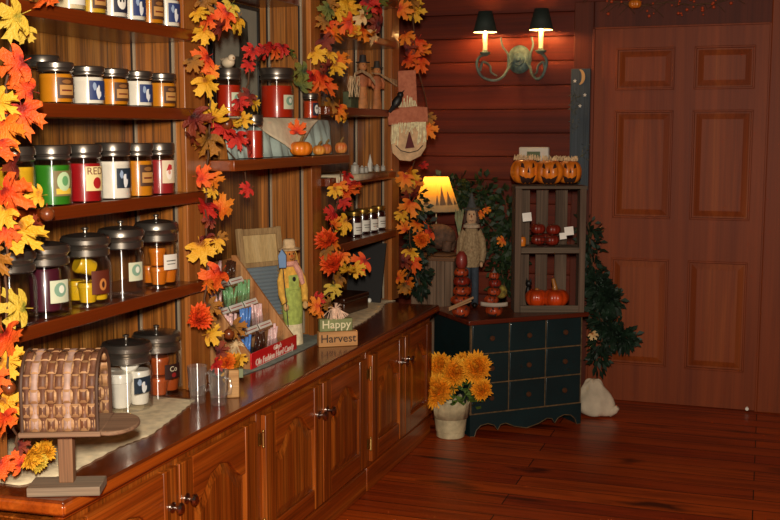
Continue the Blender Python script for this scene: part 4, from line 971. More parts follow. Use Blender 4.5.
# ------------------------------------------------------------------ tiny village on the far bay shelf
r_ = tag(MB().add([(-1.965, 4.25, 1.3075), (-1.712, 4.25, 1.3075), (-1.712, 4.92, 1.3075), (-1.965, 4.92, 1.3075), (-1.711, 4.25, 1.283), (-1.711, 4.92, 1.283)], [(0, 1, 2, 3), (1, 4, 5, 2)]).build('shelf_liner', BEIGE, world=True, loc=(-1.82, 4.6, 1.3075), solid=.002), 'pale lace liner hanging over a far bay shelf edge', 'cloth')
GW = glass_mat('frosted_glass', '#e8ece8', 2.2, .2)
q = onX(372, 164, -1.80)
r = thing('glass_church', 'tiny glass church with a pointed steeple on the lace liner', 'ornament', (-1.80, q.y, 1.309))
MB().box((0, 0, .016), (.026, .04, .032)).build('nave', GW, r, bevel=.002)
m = MB(); m.box((0, -.026, .02), (.018, .018, .04)); m.lathe([(.011, .04), (.0, .085)], 8, T(0, -.026, 0)); m.build('steeple', mat('frost', '#cfcabf', .5), r)
for k, (px, lab) in enumerate(((355, 'tallest little frosted glass pot at the left of the liner'), (362, 'second small glass pot left of the glass church'), (366, 'middle small glass pot right before the glass church'), (377, 'small glass pot just right of the glass church'), (383, 'last small glass pot at the right end of the liner'))):
    q = onX(px, 165, -1.765); s_ = (1.5, 1, .9, 1, .9)[k]
    r = thing('glass_pot', lab, 'ornament', (-1.765, q.y, 1.309), 0, 'little glass pots on the liner')
    MB().lathe([(0, 0), (.012*s_, 0), (.014*s_, .01*s_), (.012*s_, .022*s_), (.013*s_, .026*s_), (0, .027*s_)], 16).build('pot', mat('frost_grey', '#a8a297', .3), r)
    MB().lathe([(0, .027*s_), (.008*s_, .028*s_), (.003*s_, .034*s_), (0, .035*s_)], 12).build('stopper', MATS['frost'], r)

# ------------------------------------------------------------------ pilgrim figures
def pilgrim(px, base_y, h, x, lab, skirt, hatc):
    q = onX(px, base_y, x); s_ = h
    r = thing('pilgrim_figure', lab, 'figurine', (x, q.y, 1.604), -.75, 'wooden pilgrim figures')
    br_ = mat('figure_brown', '#b0643a', .7, var=.25, vscale=30); sk = mat('figure_'+skirt.lstrip('#'), skirt, .7, var=.2, vscale=30)
    MB().lathe([(0, 0), (.1*s_, 0), (.105*s_, .02*s_), (.085*s_, .3*s_), (.07*s_, .42*s_), (0, .43*s_)], 20, None, .7, 1).build('trousers', sk, r)
    b_ = MB().lathe([(0, .4*s_), (.085*s_, .4*s_), (.11*s_, .52*s_), (.09*s_, .64*s_), (.03*s_, .7*s_), (0, .7*s_)], 20, None, .7, 1).build('coat', br_, r)
    for k in (-1, 1): MB().tube([(0, k*.09*s_, .63*s_), (.02*s_, k*.14*s_, .52*s_), (.07*s_, k*.1*s_, .42*s_)], [.035*s_, .04*s_, .03*s_], 8).build('arm', br_, r)
    hd = MB().ball((0, 0, .77*s_), (.075*s_, .08*s_, .09*s_)).build('head', mat('figure_skin', '#c07a44', .7), r)
    for k in (-1, 1): MB().ball((.068*s_, k*.028*s_, .79*s_), .009*s_).build('eye', BLACK, hd)
    MB().ball((.076*s_, 0, .765*s_), .012*s_).build('nose', mat('figure_nose', '#a84a22', .7), hd)
    MB().lathe([(0, .83*s_), (.13*s_, .83*s_), (.13*s_, .845*s_), (.07*s_, .85*s_), (.055*s_, .97*s_), (0, .98*s_)], 20).build('hat', mat('figure_'+hatc.lstrip('#'), hatc, .7), r)
    return r
pilgrim(363, 110, .255, -1.79, 'taller wooden pilgrim figure with pointed black hat and raffia collar', '#c07a44', '#2c2220')
pilgrim(377, 110, .235, -1.775, 'shorter wooden pilgrim figure standing at right of the taller one', '#b26c3a', '#34281e')
q = onX(350, 95, -1.81); MB().box((0, 0, .09), (.03, .07, .18)).build
o = MB().span((-.02, -.05, 0), (.02, .05, .075)).build('fabric_block', mat('block_green', '#4e5236', .8, var=.3, vscale=30), loc=(-1.80, onX(350, 100, -1.80).y+.01, 1.604), bevel=.004); tag(o, 'dark green block standing left of the pilgrim figures', 'block')
r = thing('raffia_tie', 'pale raffia strands draped over the pilgrim figures', 'raffia', onX(362, 72, -1.735)); m = MB(); rnd = random.Random(6)
for k in range(9):
    d = rnd.uniform(-3, 3)
    m.tube([onX(x, y+d*(.3+.1*i), -1.722) for i, (x, y) in enumerate(((352, 86), (355, 74), (362, 71), (370, 76), (375, 83)))], .0018, 5)
for k in range(7):
    d = rnd.uniform(-3, 3); m.tube([onX(x, y+d*i*.3, -1.715) for i, (x, y) in enumerate(((372, 73), (380, 74), (388, 79), (397, 83+d)))], .0018, 5)
for k in range(14): x = rnd.uniform(349, 360); m.tube([onX(x, 76, -1.722), onX(x-1+rnd.uniform(-2, 2), 86, -1.722), onX(x+rnd.uniform(-3, 2), 97, -1.722)], .0015, 4)
m.build('strands', RAFFIA, r, world=True)

# ------------------------------------------------------------------ middle bay riser, cloths, little pumpkins, print
ya, yb_ = 3.30, 4.235
m = MB(); m.span((-1.95, ya+.02, 1.4055), (-1.735, 4.06, RZT-.004)); tag(m.build('riser', OAKD, world=True, loc=(-1.84, 3.7, 1.4055)), 'low riser box hidden under the draped cloth, middle bay', 'riser')
CB = mat('cloth_sage_blue', '#a3b2aa', .9, var=.14, vscale=12, bmp=.3, bscale=300); CBE = mat('cloth_oat', '#f4e4c2', .9, var=.08, vscale=30, bmp=.35, bscale=400)
m = MB(); n = 80; vs = []; fs = []; rr = 8
for i in range(n+1):
    y = ya-.03+(yb_+.03-ya)*i/n; e = (i/n)
    fold = .012*math.sin(i*.55)+.008*math.sin(i*1.3+1)
    xfr = -1.738
    rowp = [(-1.95, RZT-.0015), (-1.80, RZT-.0015), (-1.75, RZT-.0015), (xfr, RZT-.004), (xfr+.010+fold*.3, RZT-.03), (xfr+.014+fold*.7, RZT-.06), (xfr+.018+fold, RZT-.09), (xfr+.026+fold*1.2, 1.4075)]
    if y > 4.075: rowp = [(max(x, -1.746), z) for x, z in rowp]
    vs += [(x, y, z) for x, z in rowp]
fs = [(i*rr+k, (i+1)*rr+k, (i+1)*rr+k+1, i*rr+k+1) for i in range(n) for k in range(rr-1)]
m.add(vs, fs); tag(m.build('draped_cloth', CB, world=True, loc=(-1.75, 3.7, 1.4055), solid=.002), 'sage blue cloth draped in folds over the riser, middle bay', 'cloth')
# oat coloured cloth laid corner-wise over it
m = MB(); L0, L1, PT = onX(250, 115, -1.70).y, onX(322, 115, -1.70).y, onX(303, 150, -1.69).y
n = 24; vs = []; fs = []; rr = 7
for i in range(n+1):
    f_ = i/n; y = L0+(L1-L0)*f_; drop = .125*(1-abs(f_-.55)/(.55 if f_ < .55 else .45))
    for k in range(rr):
        if k == 0: vs.append((-1.93, y, RZT+.0012))
        elif k == 1: vs.append((-1.735, y, RZT+.0012))
        else:
            g_ = (k-1)/(rr-2); z = RZT-.002-drop*g_; vs.append((-1.719+.026*(RZT-z)/.11+.003*math.sin(i*.8), y, z))
fs = [(i*rr+k, (i+1)*rr+k, (i+1)*rr+k+1, i*rr+k+1) for i in range(n) for k in range(rr-1)]
m.add(vs, fs); tag(m.build('draped_cloth', CBE, world=True, loc=(-1.72, 3.8, 1.45), solid=.002), 'oat coloured cloth with pointed corner hanging over the blue cloth', 'cloth')
def mini_pumpkin(px, x, r_, h_, lab, mt, stem_c='#7a5a24', twist=0, group='mini pumpkins on the middle shelf'):
    q = onX(px, 155, x); r = thing('mini_pumpkin', lab, 'pumpkin', (x, q.y, 1.4055), twist, group)
    m = MB(); pumpkin(m, r_, h_, 9, T(0, 0, h_/2)); m.build('body', mt, r)
    MB().tube([(0, 0, h_*.9), (.003, .002, h_*1.15), (.01, .006, h_*1.35)], [.007, .005, .004], 8).build('stem', mat('stem_'+stem_c.lstrip('#'), stem_c, .7), r); return r
mini_pumpkin(301, -1.668, .044, .06, 'biggest orange mini pumpkin at the shelf front below the cloth point', ORANGEP)
mini_pumpkin(319, -1.672, .026, .042, 'small gold and red gourd next to the orange mini pumpkin', mat('gourd_mix', '#c8641c', .5, c2='#e8a844', vscale=40))
mini_pumpkin(326.5, -1.70, .022, .046, 'small red gourd right of the gold one', mat('gourd_red', '#a8341c', .5, c2='#d88a3c', vscale=40))
mini_pumpkin(341, -1.685, .026, .052, 'red orange gourd alone near the shelf right end', mat('gourd_orange', '#c84a1c', .5, c2='#e0a050', vscale=40))
r = thing('leaf_ornament', 'upright orange paper leaf standing behind the mini pumpkin', 'ornament', onX(297, 140, -1.69))
rnd = random.Random(3); q = onX(297, 133, -1.682); place(r, 'leaf', leaf_data(1, 'r'), q, tocam(q), .06, rnd, (0, 0, 1))
# framed print behind
r = thing('framed_print', 'grey framed print of a dark windmill behind the red jars', 'picture', (XB+.01, 3.75, RZT+.002))
ya2, yb2 = onX(216, 60, XB+.02).y, onX(259, 60, XB+.02).y
m = MB(); m.span((XB+.003, ya2, RZT+.001), (XB+.012, yb2, 1.98)); m.build('print', mat('print_grey', '#8d8a7c', .6, c2='#9d9988', vscale=6), r, world=True)
PD = mat('print_dark', '#3c3a30', .7, var=.4, vscale=30)
m = MB(); yc = (ya2+yb2)/2+.05
m.prism([(yc-.03, 1.78), (yc+.06, 1.78), (yc+.045, 1.93), (yc-.012, 1.95)], .0015, Matrix(((0, 0, 1, XB+.0125), (1, 0, 0, 0), (0, 1, 0, 0), (0, 0, 0, 1))))
m.prism(blob(yc-.02, 1.77, .1, .025, 16, .5, 4), .0015, Matrix(((0, 0, 1, XB+.0127), (1, 0, 0, 0), (0, 1, 0, 0), (0, 0, 0, 1)))); m.build('printed_picture', PD, r, world=True)
m = MB(); m.span((XB+.003, yb2, RZT+.001), (XB+.018, yb2+.02, 1.98)); m.span((XB+.003, ya2-.02, RZT+.001), (XB+.018, ya2, 1.98)); m.span((XB+.003, ya2-.02, 1.98), (XB+.018, yb2+.02, 1.995)); m.build('frame', BLACK, r, world=True, bevel=.002)

# ------------------------------------------------------------------ hanging scarecrow face on the last post
xs = -1.648; c = onX(407, 120, xs)
r = thing('scarecrow_plaque', 'wooden scarecrow face with tall rust hat hanging on the far post', 'wall decoration', (xs, c.y, c.z))
n_ = tocam(c); n_.z = 0; n_.normalize(); n_ = (n_+Vector((.1, -.05, 0))).normalized(); ux = Vector((-n_.y, n_.x, 0))
M0 = frame(c, ux, (0, 0, 1)); k = 1/ (F/c.length)
P2 = lambda pts: [((x-407)*k, -(y-120)*k) for x, y in pts]
HATM = mat('rust_plaid', '#c07454', .85, c2='#a65c40', vscale=60, bmp=.3, bscale=300)
MB(M0).prism(P2([(398, 74), (415, 73), (417, 112), (399, 112)]), .014, None).build('hat_crown', HATM, r, world=True, bevel=.003)
MB(M0 @ T(0, 0, .012)).prism(P2([(388, 113), (400, 109), (414, 107), (426, 108), (427, 122), (415, 122), (400, 124), (389, 125)]), .014).build('hat_brim', HATM, r, world=True, bevel=.003)
fc = MB(M0 @ T(0, 0, .001)).prism(P2([(392, 122), (423, 120), (426, 132), (425, 146), (420, 154), (410, 159), (400, 158), (393, 151), (391, 138)]), .014).build('face_board', mat('face_wood', '#d0ab80', .8, var=.15, vscale=30), r, world=True, bevel=.003)
MB(M0 @ T(0, 0, .0155)).prism(P2([(409, 130), (414, 146), (405, 147)]), .004).build('nose', mat('nose_maroon', '#5c1e1c', .8), fc, world=True)
m = MB(M0 @ T(0, 0, .017)); m.tube([((x-407)*k, -(y-120)*k, 0) for x, y in ((396, 144), (401, 149), (409, 151), (417, 149), (422, 144))], .0022, 5); m.build('smile', BLACK, fc, world=True)
HAIR = mat('yarn_cream', '#efdcb0', .9, var=.2, vscale=60); m = MB(M0 @ T(0, 0, .022)); rnd = random.Random(9)
for i in range(26):
    x = 393+31*i/25; y1_ = 143 if (x < 399 or x > 417) else 131; m.tube([((x-407)*k, -(121-120)*k, .0), ((x-407+rnd.uniform(-1, 1))*k, -((121+y1_)/2-120)*k, .004), ((x-407+rnd.uniform(-2, 2))*k, -(y1_+rnd.uniform(-4, 3)-120)*k, .0)], .0035, 5)
m.build('hair', HAIR, r, world=True)
m = MB(M0 @ T(0, 0, .016)); 
for i in range(12):
    x = 399+17*i/11; m.tube([((x-407)*k, -(108-120)*k, 0), ((x-407+rnd.uniform(-2, 2))*k, -(100-120+rnd.uniform(-3, 3))*k, .004)], .003, 5)
m.build('hat_fringe', HAIR, r, world=True)
m = MB(M0 @ T((397-407)*k, -(103-120)*k, .034) @ RZ(1.0))
m.ball((0, 0, 0), (.036, .021, .017)); m.ball((.036, .004, .002), .016); m.tube([(.045, .004, .002), (.066, .0, .002)], [.006, .001], 6); m.tube([(-.026, 0, 0), (-.062, .004, 0)], [.013, .007], 8)
m.build('crow', BLACK, r, world=True)['label'] = 'small black crow perched on the brim'
rnd = random.Random(12)
for (x, y, s_, ky) in ((425, 126, 16, 'o'), (426, 116, 12, 'n')):
    q = M0 @ Vector(((x-407)*k, -(y-120)*k, .01)); place(r, 'leaf', leaf_data(1, ky), q, n_, s_*k, rnd, (.5, .3, -.8))

# ------------------------------------------------------------------ wall sconce
SC = mat('verdigris', '#4f645f', .6, .2, var=.3, vscale=40)
bp = onY(519.5, 59.5, D-.012)
r = thing('wall_sconce', 'two-arm verdigris wall sconce with dark green shades on the log wall', 'lamp', (bp.x, D-.014, bp.z))
kk = bp.length/F
Mw = Matrix(((1, 0, 0, 0), (0, 0, -1, 0), (0, 1, 0, 0), (0, 0, 0, 1)))   # local x right, y up, z towards the room
MB(Mw).lathe([(0, .03), (.03, .028), (.035, .02), (.055, .016), (.068, .004), (.07, 0), (0, 0)], 32, None, .98, 1.12).build('back_plate', SC, r)
MB(Mw).lathe([(0, .05), (.012, .046), (.016, .036), (.008, .028), (0, .028)], 18).build('boss', SC, r)
DKG = mat('shade_green', '#24302a', .75, var=.15); 
def twoside(name, outer, inner):
    m, nt, b = base_mat(name); g_ = nt.nodes.new('ShaderNodeNewGeometry'); nt.links.new(mixc(nt, g_.outputs['Backfacing'], outer, inner), b.inputs['Base Color']); b.inputs['Roughness'].default_value = .7; return m
SHI = mat('shade_lining', '#f2e6cc', .8)
BULB = glow('bulb_glow', '#ffd9a0', 18)
IVO = mat('candle_sleeve', '#efdfc0', .5)
def off(x, y, d):
    p = onY(x, y, D-.014-d); return (p.x-bp.x, p.z-bp.z, d)
yo = .085
for s_, cx, arm, scr in ((-1, 485, [(513, 62, .02), (509, 67, .035), (503, 76.5, .055), (494, 80.5, .07), (482, 76.5, .08), (476.8, 66, yo), (478.5, 58, yo), (485, 54, yo)], [[(508, 68, .035), (508, 55, .045), (502.5, 46, .05), (500.8, 37, .055)], [(480, 71, yo), (483, 62, yo), (490, 66, yo), (491, 72, yo), (497, 76, .07)]]),
                         (1, 540.8, [(526, 62, .02), (529.6, 66, .04), (532, 74, .055), (537, 79, .07), (542.5, 75.5, .08), (546.5, 64, yo), (545, 57, yo), (541, 53, yo)], [[(529, 66, .04), (530.5, 54.5, .05), (533, 45, .05), (531.5, 37, .055)], [(545, 70, yo), (543, 62, yo), (538, 66, yo), (537, 72, yo), (534, 75, .06)]])):
    cup = off(cx, 52.5 if s_ < 0 else 50.5, yo); X = cup[0]; up_ = cup[1]
    def cr(pts, n=6):
        pts = [Vector(p) for p in pts]; o_ = []
        for i in range(len(pts)-1):
            p0 = pts[max(i-1, 0)]; p1_ = pts[i]; p2_ = pts[i+1]; p3_ = pts[min(i+2, len(pts)-1)]
            for q in range(n):
                t = q/n; o_.append(.5*((2*p1_)+(-p0+p2_)*t+(2*p0-5*p1_+4*p2_-p3_)*t*t+(-p0+3*p1_-3*p2_+p3_)*t**3))
        return o_+[pts[-1]]
    a_ = MB(Mw).tube(cr([off(*q) for q in arm]), .008, 8).build('arm', SC, r)
    for q in scr:
        c_ = cr([off(*k_) for k_ in q]); MB(Mw).tube(c_, [.0075-.003*i/len(c_) for i in range(len(c_))], 8).build('scroll', SC, a_)
    M = T(X, -yo, up_-.0)
    MB(M).lathe([(0, -.02), (.012, -.02), (.03, -.004), (.032, .0), (.014, .004), (.014, .012), (0, .013)], 22).build('drip_cup', SC, a_)
    MB(M).lathe([(0, .012), (.0125, .012), (.0125, .102), (0, .104)], 18).build('candle_sleeve', IVO, a_)
    MB(M).lathe([(0, .104), (.006, .104), (.012, .119), (.013, .132), (.006, .152), (0, .16)], 16).build('bulb', BULB, a_)
    sh = MB(M).lathe([(.066, .11), (.037, .224)], 32).build('shade', DKG, a_, solid=.0015)
    MB(M).lathe([(.0645, .1102), (.0355, .2235)], 32).build('shade_lining', SHI, sh)
    l_ = bpy.data.lights.new('sconce_light', 'POINT'); l_.energy = 2.0; l_.color = (1, .55, .2); l_.shadow_soft_size = .012
    lo = bpy.data.objects.new('sconce_light', l_); COL.objects.link(lo); lo.location = (bp.x+X, D-.014-yo-.02, bp.z+up_+.125)

# ------------------------------------------------------------------ moon board
a = onY(571, 69, D-.02); b_ = onY(589, 190, D-.02)
zb_ = onY(584, 190, D-.02).z
r = thing('moon_board', 'tall slate blue board painted with moon and stars beside the door', 'wall decoration', ((a.x+b_.x)/2, D-.02, (a.z+zb_)/2))
xa, xb = a.x+.003, b_.x-.004
m = MB(); m.span((xa, D-.034, zb_), (xb, D-.016, a.z)); bd = m.build('board', wood('slate_blue_paint', ('#2c353e', '#3c4852', '#4a5660'), 'z', 2, .75, 0, .4), r, world=True, bevel=.002)
f2 = frame((0, D-.0345, 0), (1, 0, 0), (0, 0, 1))
q = onY(581, 77, D-.034); R0 = .033
moon = [(q.x-.01+R0*math.cos(t), q.z+R0*1.3*math.sin(t)) for t in [(-1.9+3.8*i/12)*.75 for i in range(13)]]+[(q.x-.012+R0*.5*math.cos(t), q.z+R0*1.15*math.sin(t)) for t in [(1.9-3.8*i/12)*.75 for i in range(13)]]
MB(f2).prism(moon, .003).build('moon', mat('moon_tan', '#c29a62', .7), bd, world=True)
for x, y in ((575, 81), (585, 95), (580, 106)):
    q = onY(x, y, D-.034); st_p = [(q.x+(.011 if i % 2 == 0 else .005)*math.sin(PI*i/5), q.z+(.011 if i % 2 == 0 else .005)*math.cos(PI*i/5)) for i in range(10)]
    MB(f2).prism(st_p, .003).build('star', mat('star_white', '#d8d4c8', .7), bd, world=True)
m = MB(); rnd = random.Random(14); sprigs(m, [onY(576, 92, D-.05), onY(573, 112, D-.05), onY(575, 132, D-.05)], 90, .02, .025, rnd, .12); sprigs(m, [onY(583, 140, D-.05), onY(586, 165, D-.05)], 50, .016, .025, rnd, .12)
m.build('dried_sprig', mat('sprig_grey', '#5c6058', .8, var=.3), r, world=True)
# thermostat
q0 = onY(519, 147, D-.04); q1 = onY(548.5, 166, D-.04)
r = thing('thermostat', 'white wall thermostat with a green screen above the jack-o-lanterns', 'thermostat', ((q0.x+q1.x)/2, D-.02, (q0.z+q1.z)/2))
m = MB(); m.span((q0.x, D-.045, q1.z-.03), (q1.x, D-.003, q0.z)); m.build('case', mat('thermostat_white', '#d6cfc2', .5), r, world=True, bevel=.008, seg=3)
s0 = onY(527, 151.5, D-.045); s1 = onY(540, 162, D-.045)
MB().span((s0.x, D-.047, s1.z), (s1.x, D-.0445, s0.z)).build('screen', mat('lcd_green', '#5c6a4a', .3), r, world=True)

# ------------------------------------------------------------------ nine drawer chest
FLc = Vector((-1.335, 5.06, 0)); ang = math.atan2(.667, .745); Wc, Dc = .641, .42
r = thing('drawer_chest', 'dark green nine drawer chest set across the corner with red-brown top', 'chest of drawers', FLc, ang)
GRN = mat('chest_green', '#11282b', .4, 0, .15, var=.12, vscale=6); EDG = mat('worn_edge_tan', '#6a5236', .6, var=.3, vscale=40)
zt_, zb_ = .562, .112
m = MB(); m.span((.0, .014, .105), (Wc, Dc, zt_)); m.span((0, .014, .0), (.02, Dc, .11)); m.span((Wc-.02, .014, 0), (Wc, Dc, .11)); m.build('carcass', GRN, r)
m = MB(); m.span((.001, .004, zb_-.006), (Wc-.001, .0135, zt_)); m.build('face_edges', EDG, r)
cw = (Wc-.012)/3; rh = (zt_-zb_)/3
for i in range(3):
    for j in range(3):
        x0_ = .006+cw*i; z0_ = zb_+rh*j
        d = MB().span((x0_+.0035, -.002, z0_+.0035), (x0_+cw-.0035, .0125, z0_+rh-.0035)).build('drawer', GRN, r, bevel=.003)
        MB(T(x0_+cw/2, -.002, z0_+rh*.52) @ RX(PI/2)).lathe([(0, .022), (.012, .02), (.014, .013), (.006, .008), (.006, 0), (0, 0)], 16).build('knob', DARKIRON, d)
ap = [(0, .108), (0, 0), (.025, 0), (.035, .03), (.06, .052), (.10, .058), (.135, .046), (.155, .02), (.172, .045), (.20, .05), (.25, .028), (.32, .012), (.39, .028), (.44, .05), (.468, .045), (.485, .02), (.505, .046), (.54, .058), (.58, .052), (.605, .03), (.616, 0), (Wc, 0), (Wc, .108)]
apm = Matrix(((1, 0, 0, 0), (0, 0, 1, 0), (0, 1, 0, 0), (0, 0, 0, 1)))
MB(apm).prism(ap, .014).build('apron', GRN, r)
m = MB(); low = [(x, -.0005, z) for x, z in ap[1:-1]]; m.tube(low, .0022, 5); m.build('apron_edge', EDG, r)
MB().span((-.022, -.022, zt_), (Wc+.022, Dc+.012, .585)).build('top', wood('chest_top', ('#4c1a0c', '#642614', '#74301a'), 'x', 1, .35, .3, .3), r, bevel=.004)
CH = T(FLc) @ RZ(ang)
def onchest(u_, n_): p = CH @ Vector((u_, n_, 0)); return Vector((p.x, p.y, .5855))

# ------------------------------------------------------------------ rustic crate shelf
cA = Vector((-1.185, 5.352, .5855)); cB = Vector((-.874, 5.462, .5855)); uu = (cB-cA); uu = uu*1.07; Wr = uu.length; cang = math.atan2(uu.y, uu.x)
r = thing('crate_shelf', 'weathered wooden crate standing on end as a three-level shelf', 'shelf', cA, cang)
CD_ = .15; HC = onY(550, 186, 5.41).z-.5855
WTH = wood('crate_grey', ('#4c3a2c', '#655040', '#7a6552'), 'z', 1.5, .85, 0, .45); WTHX = wood('crate_grey_level', ('#4c3e32', '#665646', '#7c6c5a'), 'x', 1.5, .85, 0, .45)
for x in (0, Wr-.016):
    m = MB(); m.span((x, 0, 0), (x+.016, CD_, HC-.014)); m.build('side', WTH, r, bevel=.002)
for x in (.0, Wr-.028): MB().span((x-.002, -.008, 0), (x+.03, 0, HC-.014)).build('front_stile', WTH, r, bevel=.002)
for z, nm in ((0, 'bottom'), (.318, 'shelf'), (HC-.014, 'top')):
    MB().span((-.004 if nm == 'top' else .016, -.012 if nm == 'top' else 0, z), (Wr+.006 if nm == 'top' else Wr-.016, CD_, z+.014)).build('shelf_level', WTHX, r, bevel=.002)
MB().span((.03, -.008, .0), (Wr-.028, 0, .036)).build('front_lip', WTHX, r, bevel=.002)
MB().span((.03, -.008, .303), (Wr-.028, 0, .332)).build('front_lip', WTHX, r, bevel=.002)
for x in (.03, .125, .225):
    MB().span((x, CD_, 0), (x+.062, CD_+.008, HC-.014)).build('back_slat', WTH, r, bevel=.002)
CR = T(cA) @ RZ(cang)
def oncrate(x, y, z): return CR @ Vector((x, y, z))
# carved pumpkins on top
ztop = .5855+HC
PF = {'eyeL': [(-.6, .22), (-.28, .16), (-.34, .34), (-.48, .40)], 'eyeR': [(.6, .22), (.28, .16), (.34, .34), (.48, .40)], 'nose': [(-.09, -.02), (.09, -.02), (0, .2)],
      'mouth': [(-.68, -.12), (-.45, -.26), (-.38, -.18), (-.25, -.30), (-.1, -.24), (.1, -.24), (.18, -.32), (.3, -.22), (.45, -.28), (.68, -.12), (.5, -.40), (.3, -.50), (.15, -.44), (0, -.52), (-.15, -.44), (-.3, -.5), (-.5, -.4)]}
FACE = mat('carved_dark', '#2a0e06', .8)
def jack(pos, rr, hh, az, lab, mt=ORANGEP, hair=True, nm='jack_o_lantern', group='jack-o-lanterns on the crate', parent=None, M=None, stem=True, ribs=10):
    r = thing(nm, lab, 'pumpkin', pos, 0, group) if parent is None else parent
    MM = (M or ident()) @ T(0, 0, hh/2)
    m = MB(); pumpkin(m, rr, hh, ribs, MM); b_ = m.build('body' if parent is None else 'pumpkin', mt, r)
    for kx, pl in PF.items():
        on_pumpkin([(x*rr*.85, y*hh*.85) for x, y in pl], az, rr, hh, ribs, MM).build({'eyeL': 'eye', 'eyeR': 'eye'}.get(kx, kx), FACE, b_)
    if hair:
        m = MB(MM); rnd = random.Random(int(pos[0]*1000) % 97)
        for i in range(46):
            a_ = rnd.uniform(0, 2*PI); q = rr*rnd.uniform(.35, .85); a2 = a_+rnd.uniform(-.6, .6)
            m.tube([(q*math.cos(a_), q*math.sin(a_), hh*.45), (q*1.0*math.cos((a_+a2)/2), q*math.sin((a_+a2)/2), hh*(.55+.08*rnd.random())), (q*1.05*math.cos(a2), q*1.05*math.sin(a2), hh*.43)], .0022, 4)
        m.build('raffia_wreath', RAFFIA, r)
    return r
faz = math.atan2(-5.4, 1.05)   # towards the viewer
for px, yy, rr, hh, da, lab in ((525.5, 184.5, .077, .138, .22, 'left carved jack-o-lantern on top of the crate'), (549, 185.5, .076, .134, 0, 'middle carved jack-o-lantern grinning on top of the crate'), (568.5, 184, .066, .13, .1, 'right carved jack-o-lantern on the crate, partly hidden')):
    yl = {525.5: .085, 549: .05, 568.5: .125}[px]
    q = onZ(px, yy, ztop); loc = oncrate(0, yl, HC); d = ray(px, 172); t_ = None
    # slide along the crate until the pumpkin stands in the line of sight
    best = min((abs(((oncrate(x/400, yl, HC).x)/(oncrate(x/400, yl, HC).y))-d.x/d.y), x/400) for x in range(0, 160))
    loc = oncrate(best[1], yl, HC+.0005)
    jack(loc, rr, hh, faz+da, lab)
# middle level: basket of dark red apples, tags, little pumpkin
p = oncrate(.165, .072, .3325)
r = thing('wire_basket', 'shallow dark wire basket of red gourds on the crate middle level', 'basket', p, 0)
m = MB()
for z_, rr in ((.004, .045), (.03, .062), (.05, .068)):
    m.tube([(rr*math.cos(2*PI*i/28), rr*math.sin(2*PI*i/28), z_) for i in range(29)], .0016, 5)
for i in range(18):
    a_ = 2*PI*i/18; m.tube([(.045*math.cos(a_), .045*math.sin(a_), .004), (.062*math.cos(a_), .062*math.sin(a_), .03), (.068*math.cos(a_), .068*math.sin(a_), .05)], .0014, 4)
m.lathe([(0, .002), (.046, .002), (.046, .005), (0, .005)], 24); m.build('wire_bowl', mat('wire_brown', '#4a1c12', .5, .3), r)
DR = mat('gourd_dark_red', '#7e2212', .4, 0, .2, var=.25, vscale=20)
for dx, dy, dz, lab in ((-.035, -.016, .026, 'front left dark red gourd low in the wire basket'), (.035, -.018, .026, 'front right dark red gourd low in the wire basket'), (.0, .042, .03, 'dark red gourd at the back of the wire basket'), (-.04, .0, .08, 'upper left dark red gourd heaped on the wire basket'), (.038, .004, .078, 'upper right dark red gourd heaped on the wire basket')):
    g_ = thing('red_gourd', lab, 'gourd', (p.x+dx, p.y+dy, p.z+dz-.02), 0, 'dark red gourds in the basket')
    m = MB(); pumpkin(m, .0375, .056, 8, T(0, 0, .027)); m.build('body', DR, g_); MB().tube([(0, 0, .046), (.003, 0, .06)], [.004, .003], 6).build('stem', TWIG, g_)
for px, py, lab in ((527, 217, 'white price card tilted at the left of the gourd basket'), (569, 231, 'white price card at the right of the gourd basket'), (563, 236, 'folded white price card low at the basket right side')):
    q = onY(px, py, 5.39 if px < 540 else 5.43); s_ = .045 if px != 563 else .034
    o = MB(frame((0, 0, 0), (1, .3, .12), (0, 0, 1))).box((0, 0, 0), (s_, s_*.95, .0015)).build('price_card', WHITE, loc=q); tag(o, lab, 'price tag', 'white price cards')
q = oncrate(.045, .075, .3325); g_ = thing('mini_pumpkin', 'little orange pumpkin shaped candle at the crate middle level left', 'pumpkin', q, 0)
MB().lathe([(0, 0), (.016, 0), (.02, .015), (.02, .035), (.014, .046), (0, .048)], 18).build('body', ORANGEP, g_); MB().tube([(0, 0, .046), (.002, 0, .058)], .003, 6).build('stem', TWIG, g_)
# bottom level: double glazed pumpkin, black cat
mat('stem_gold', '#a86a24', .5, 0, .2, var=.2)
for dx, rr, hh, lab, yl in ((.125, .06, .096, 'left half of the pair of glossy orange pumpkins, crate bottom level', .085), (.218, .072, .1, 'right larger glossy orange pumpkin, crate bottom level', .072)):
    q = oncrate(dx, yl, .0145); g_ = thing('glazed_pumpkin', lab, 'pumpkin', q, 0, 'glazed pumpkins in the crate')
    m = MB(); pumpkin(m, rr, hh, 9, T(0, 0, hh/2)); b_ = m.build('body', REDP, g_)
    if rr > .06:
        MB().tube([(0, 0, hh*.85), (-.002, 0, hh*1.1), (-.012, -.004, hh*1.5)], [.018, .013, .009], 10).build('stem', mat('stem_gold', '#a86a24', .5, 0, .2, var=.2), g_)
    else: MB().tube([(0, 0, hh*.9), (.002, 0, hh*1.02)], [.012, .009], 8).build('stem', MATS['stem_gold'], g_)
q = oncrate(.068, .03, .036); g_ = thing('cat_figurine', 'black cat figurine perched in the crate lower left', 'figurine', oncrate(.085, .118, .0145), 0); g_.scale = (1, 1, 1.1)
m = MB(); m.ball((0, 0, .05), (.016, .018, .05)); m.ball((.004, -.008, .108), (.017, .016, .016))
for s_ in (-1, 1): m.lathe([(.007, 0), (0, .018)], 8, T(.004+s_*.010, -.008, .118))
m.tube([(0, .01, .01), (.03, .012, .008), (.045, .006, .03), (.04, .0, .06)], [.006, .006, .005, .003], 8); m.build('body', BLACK, g_)

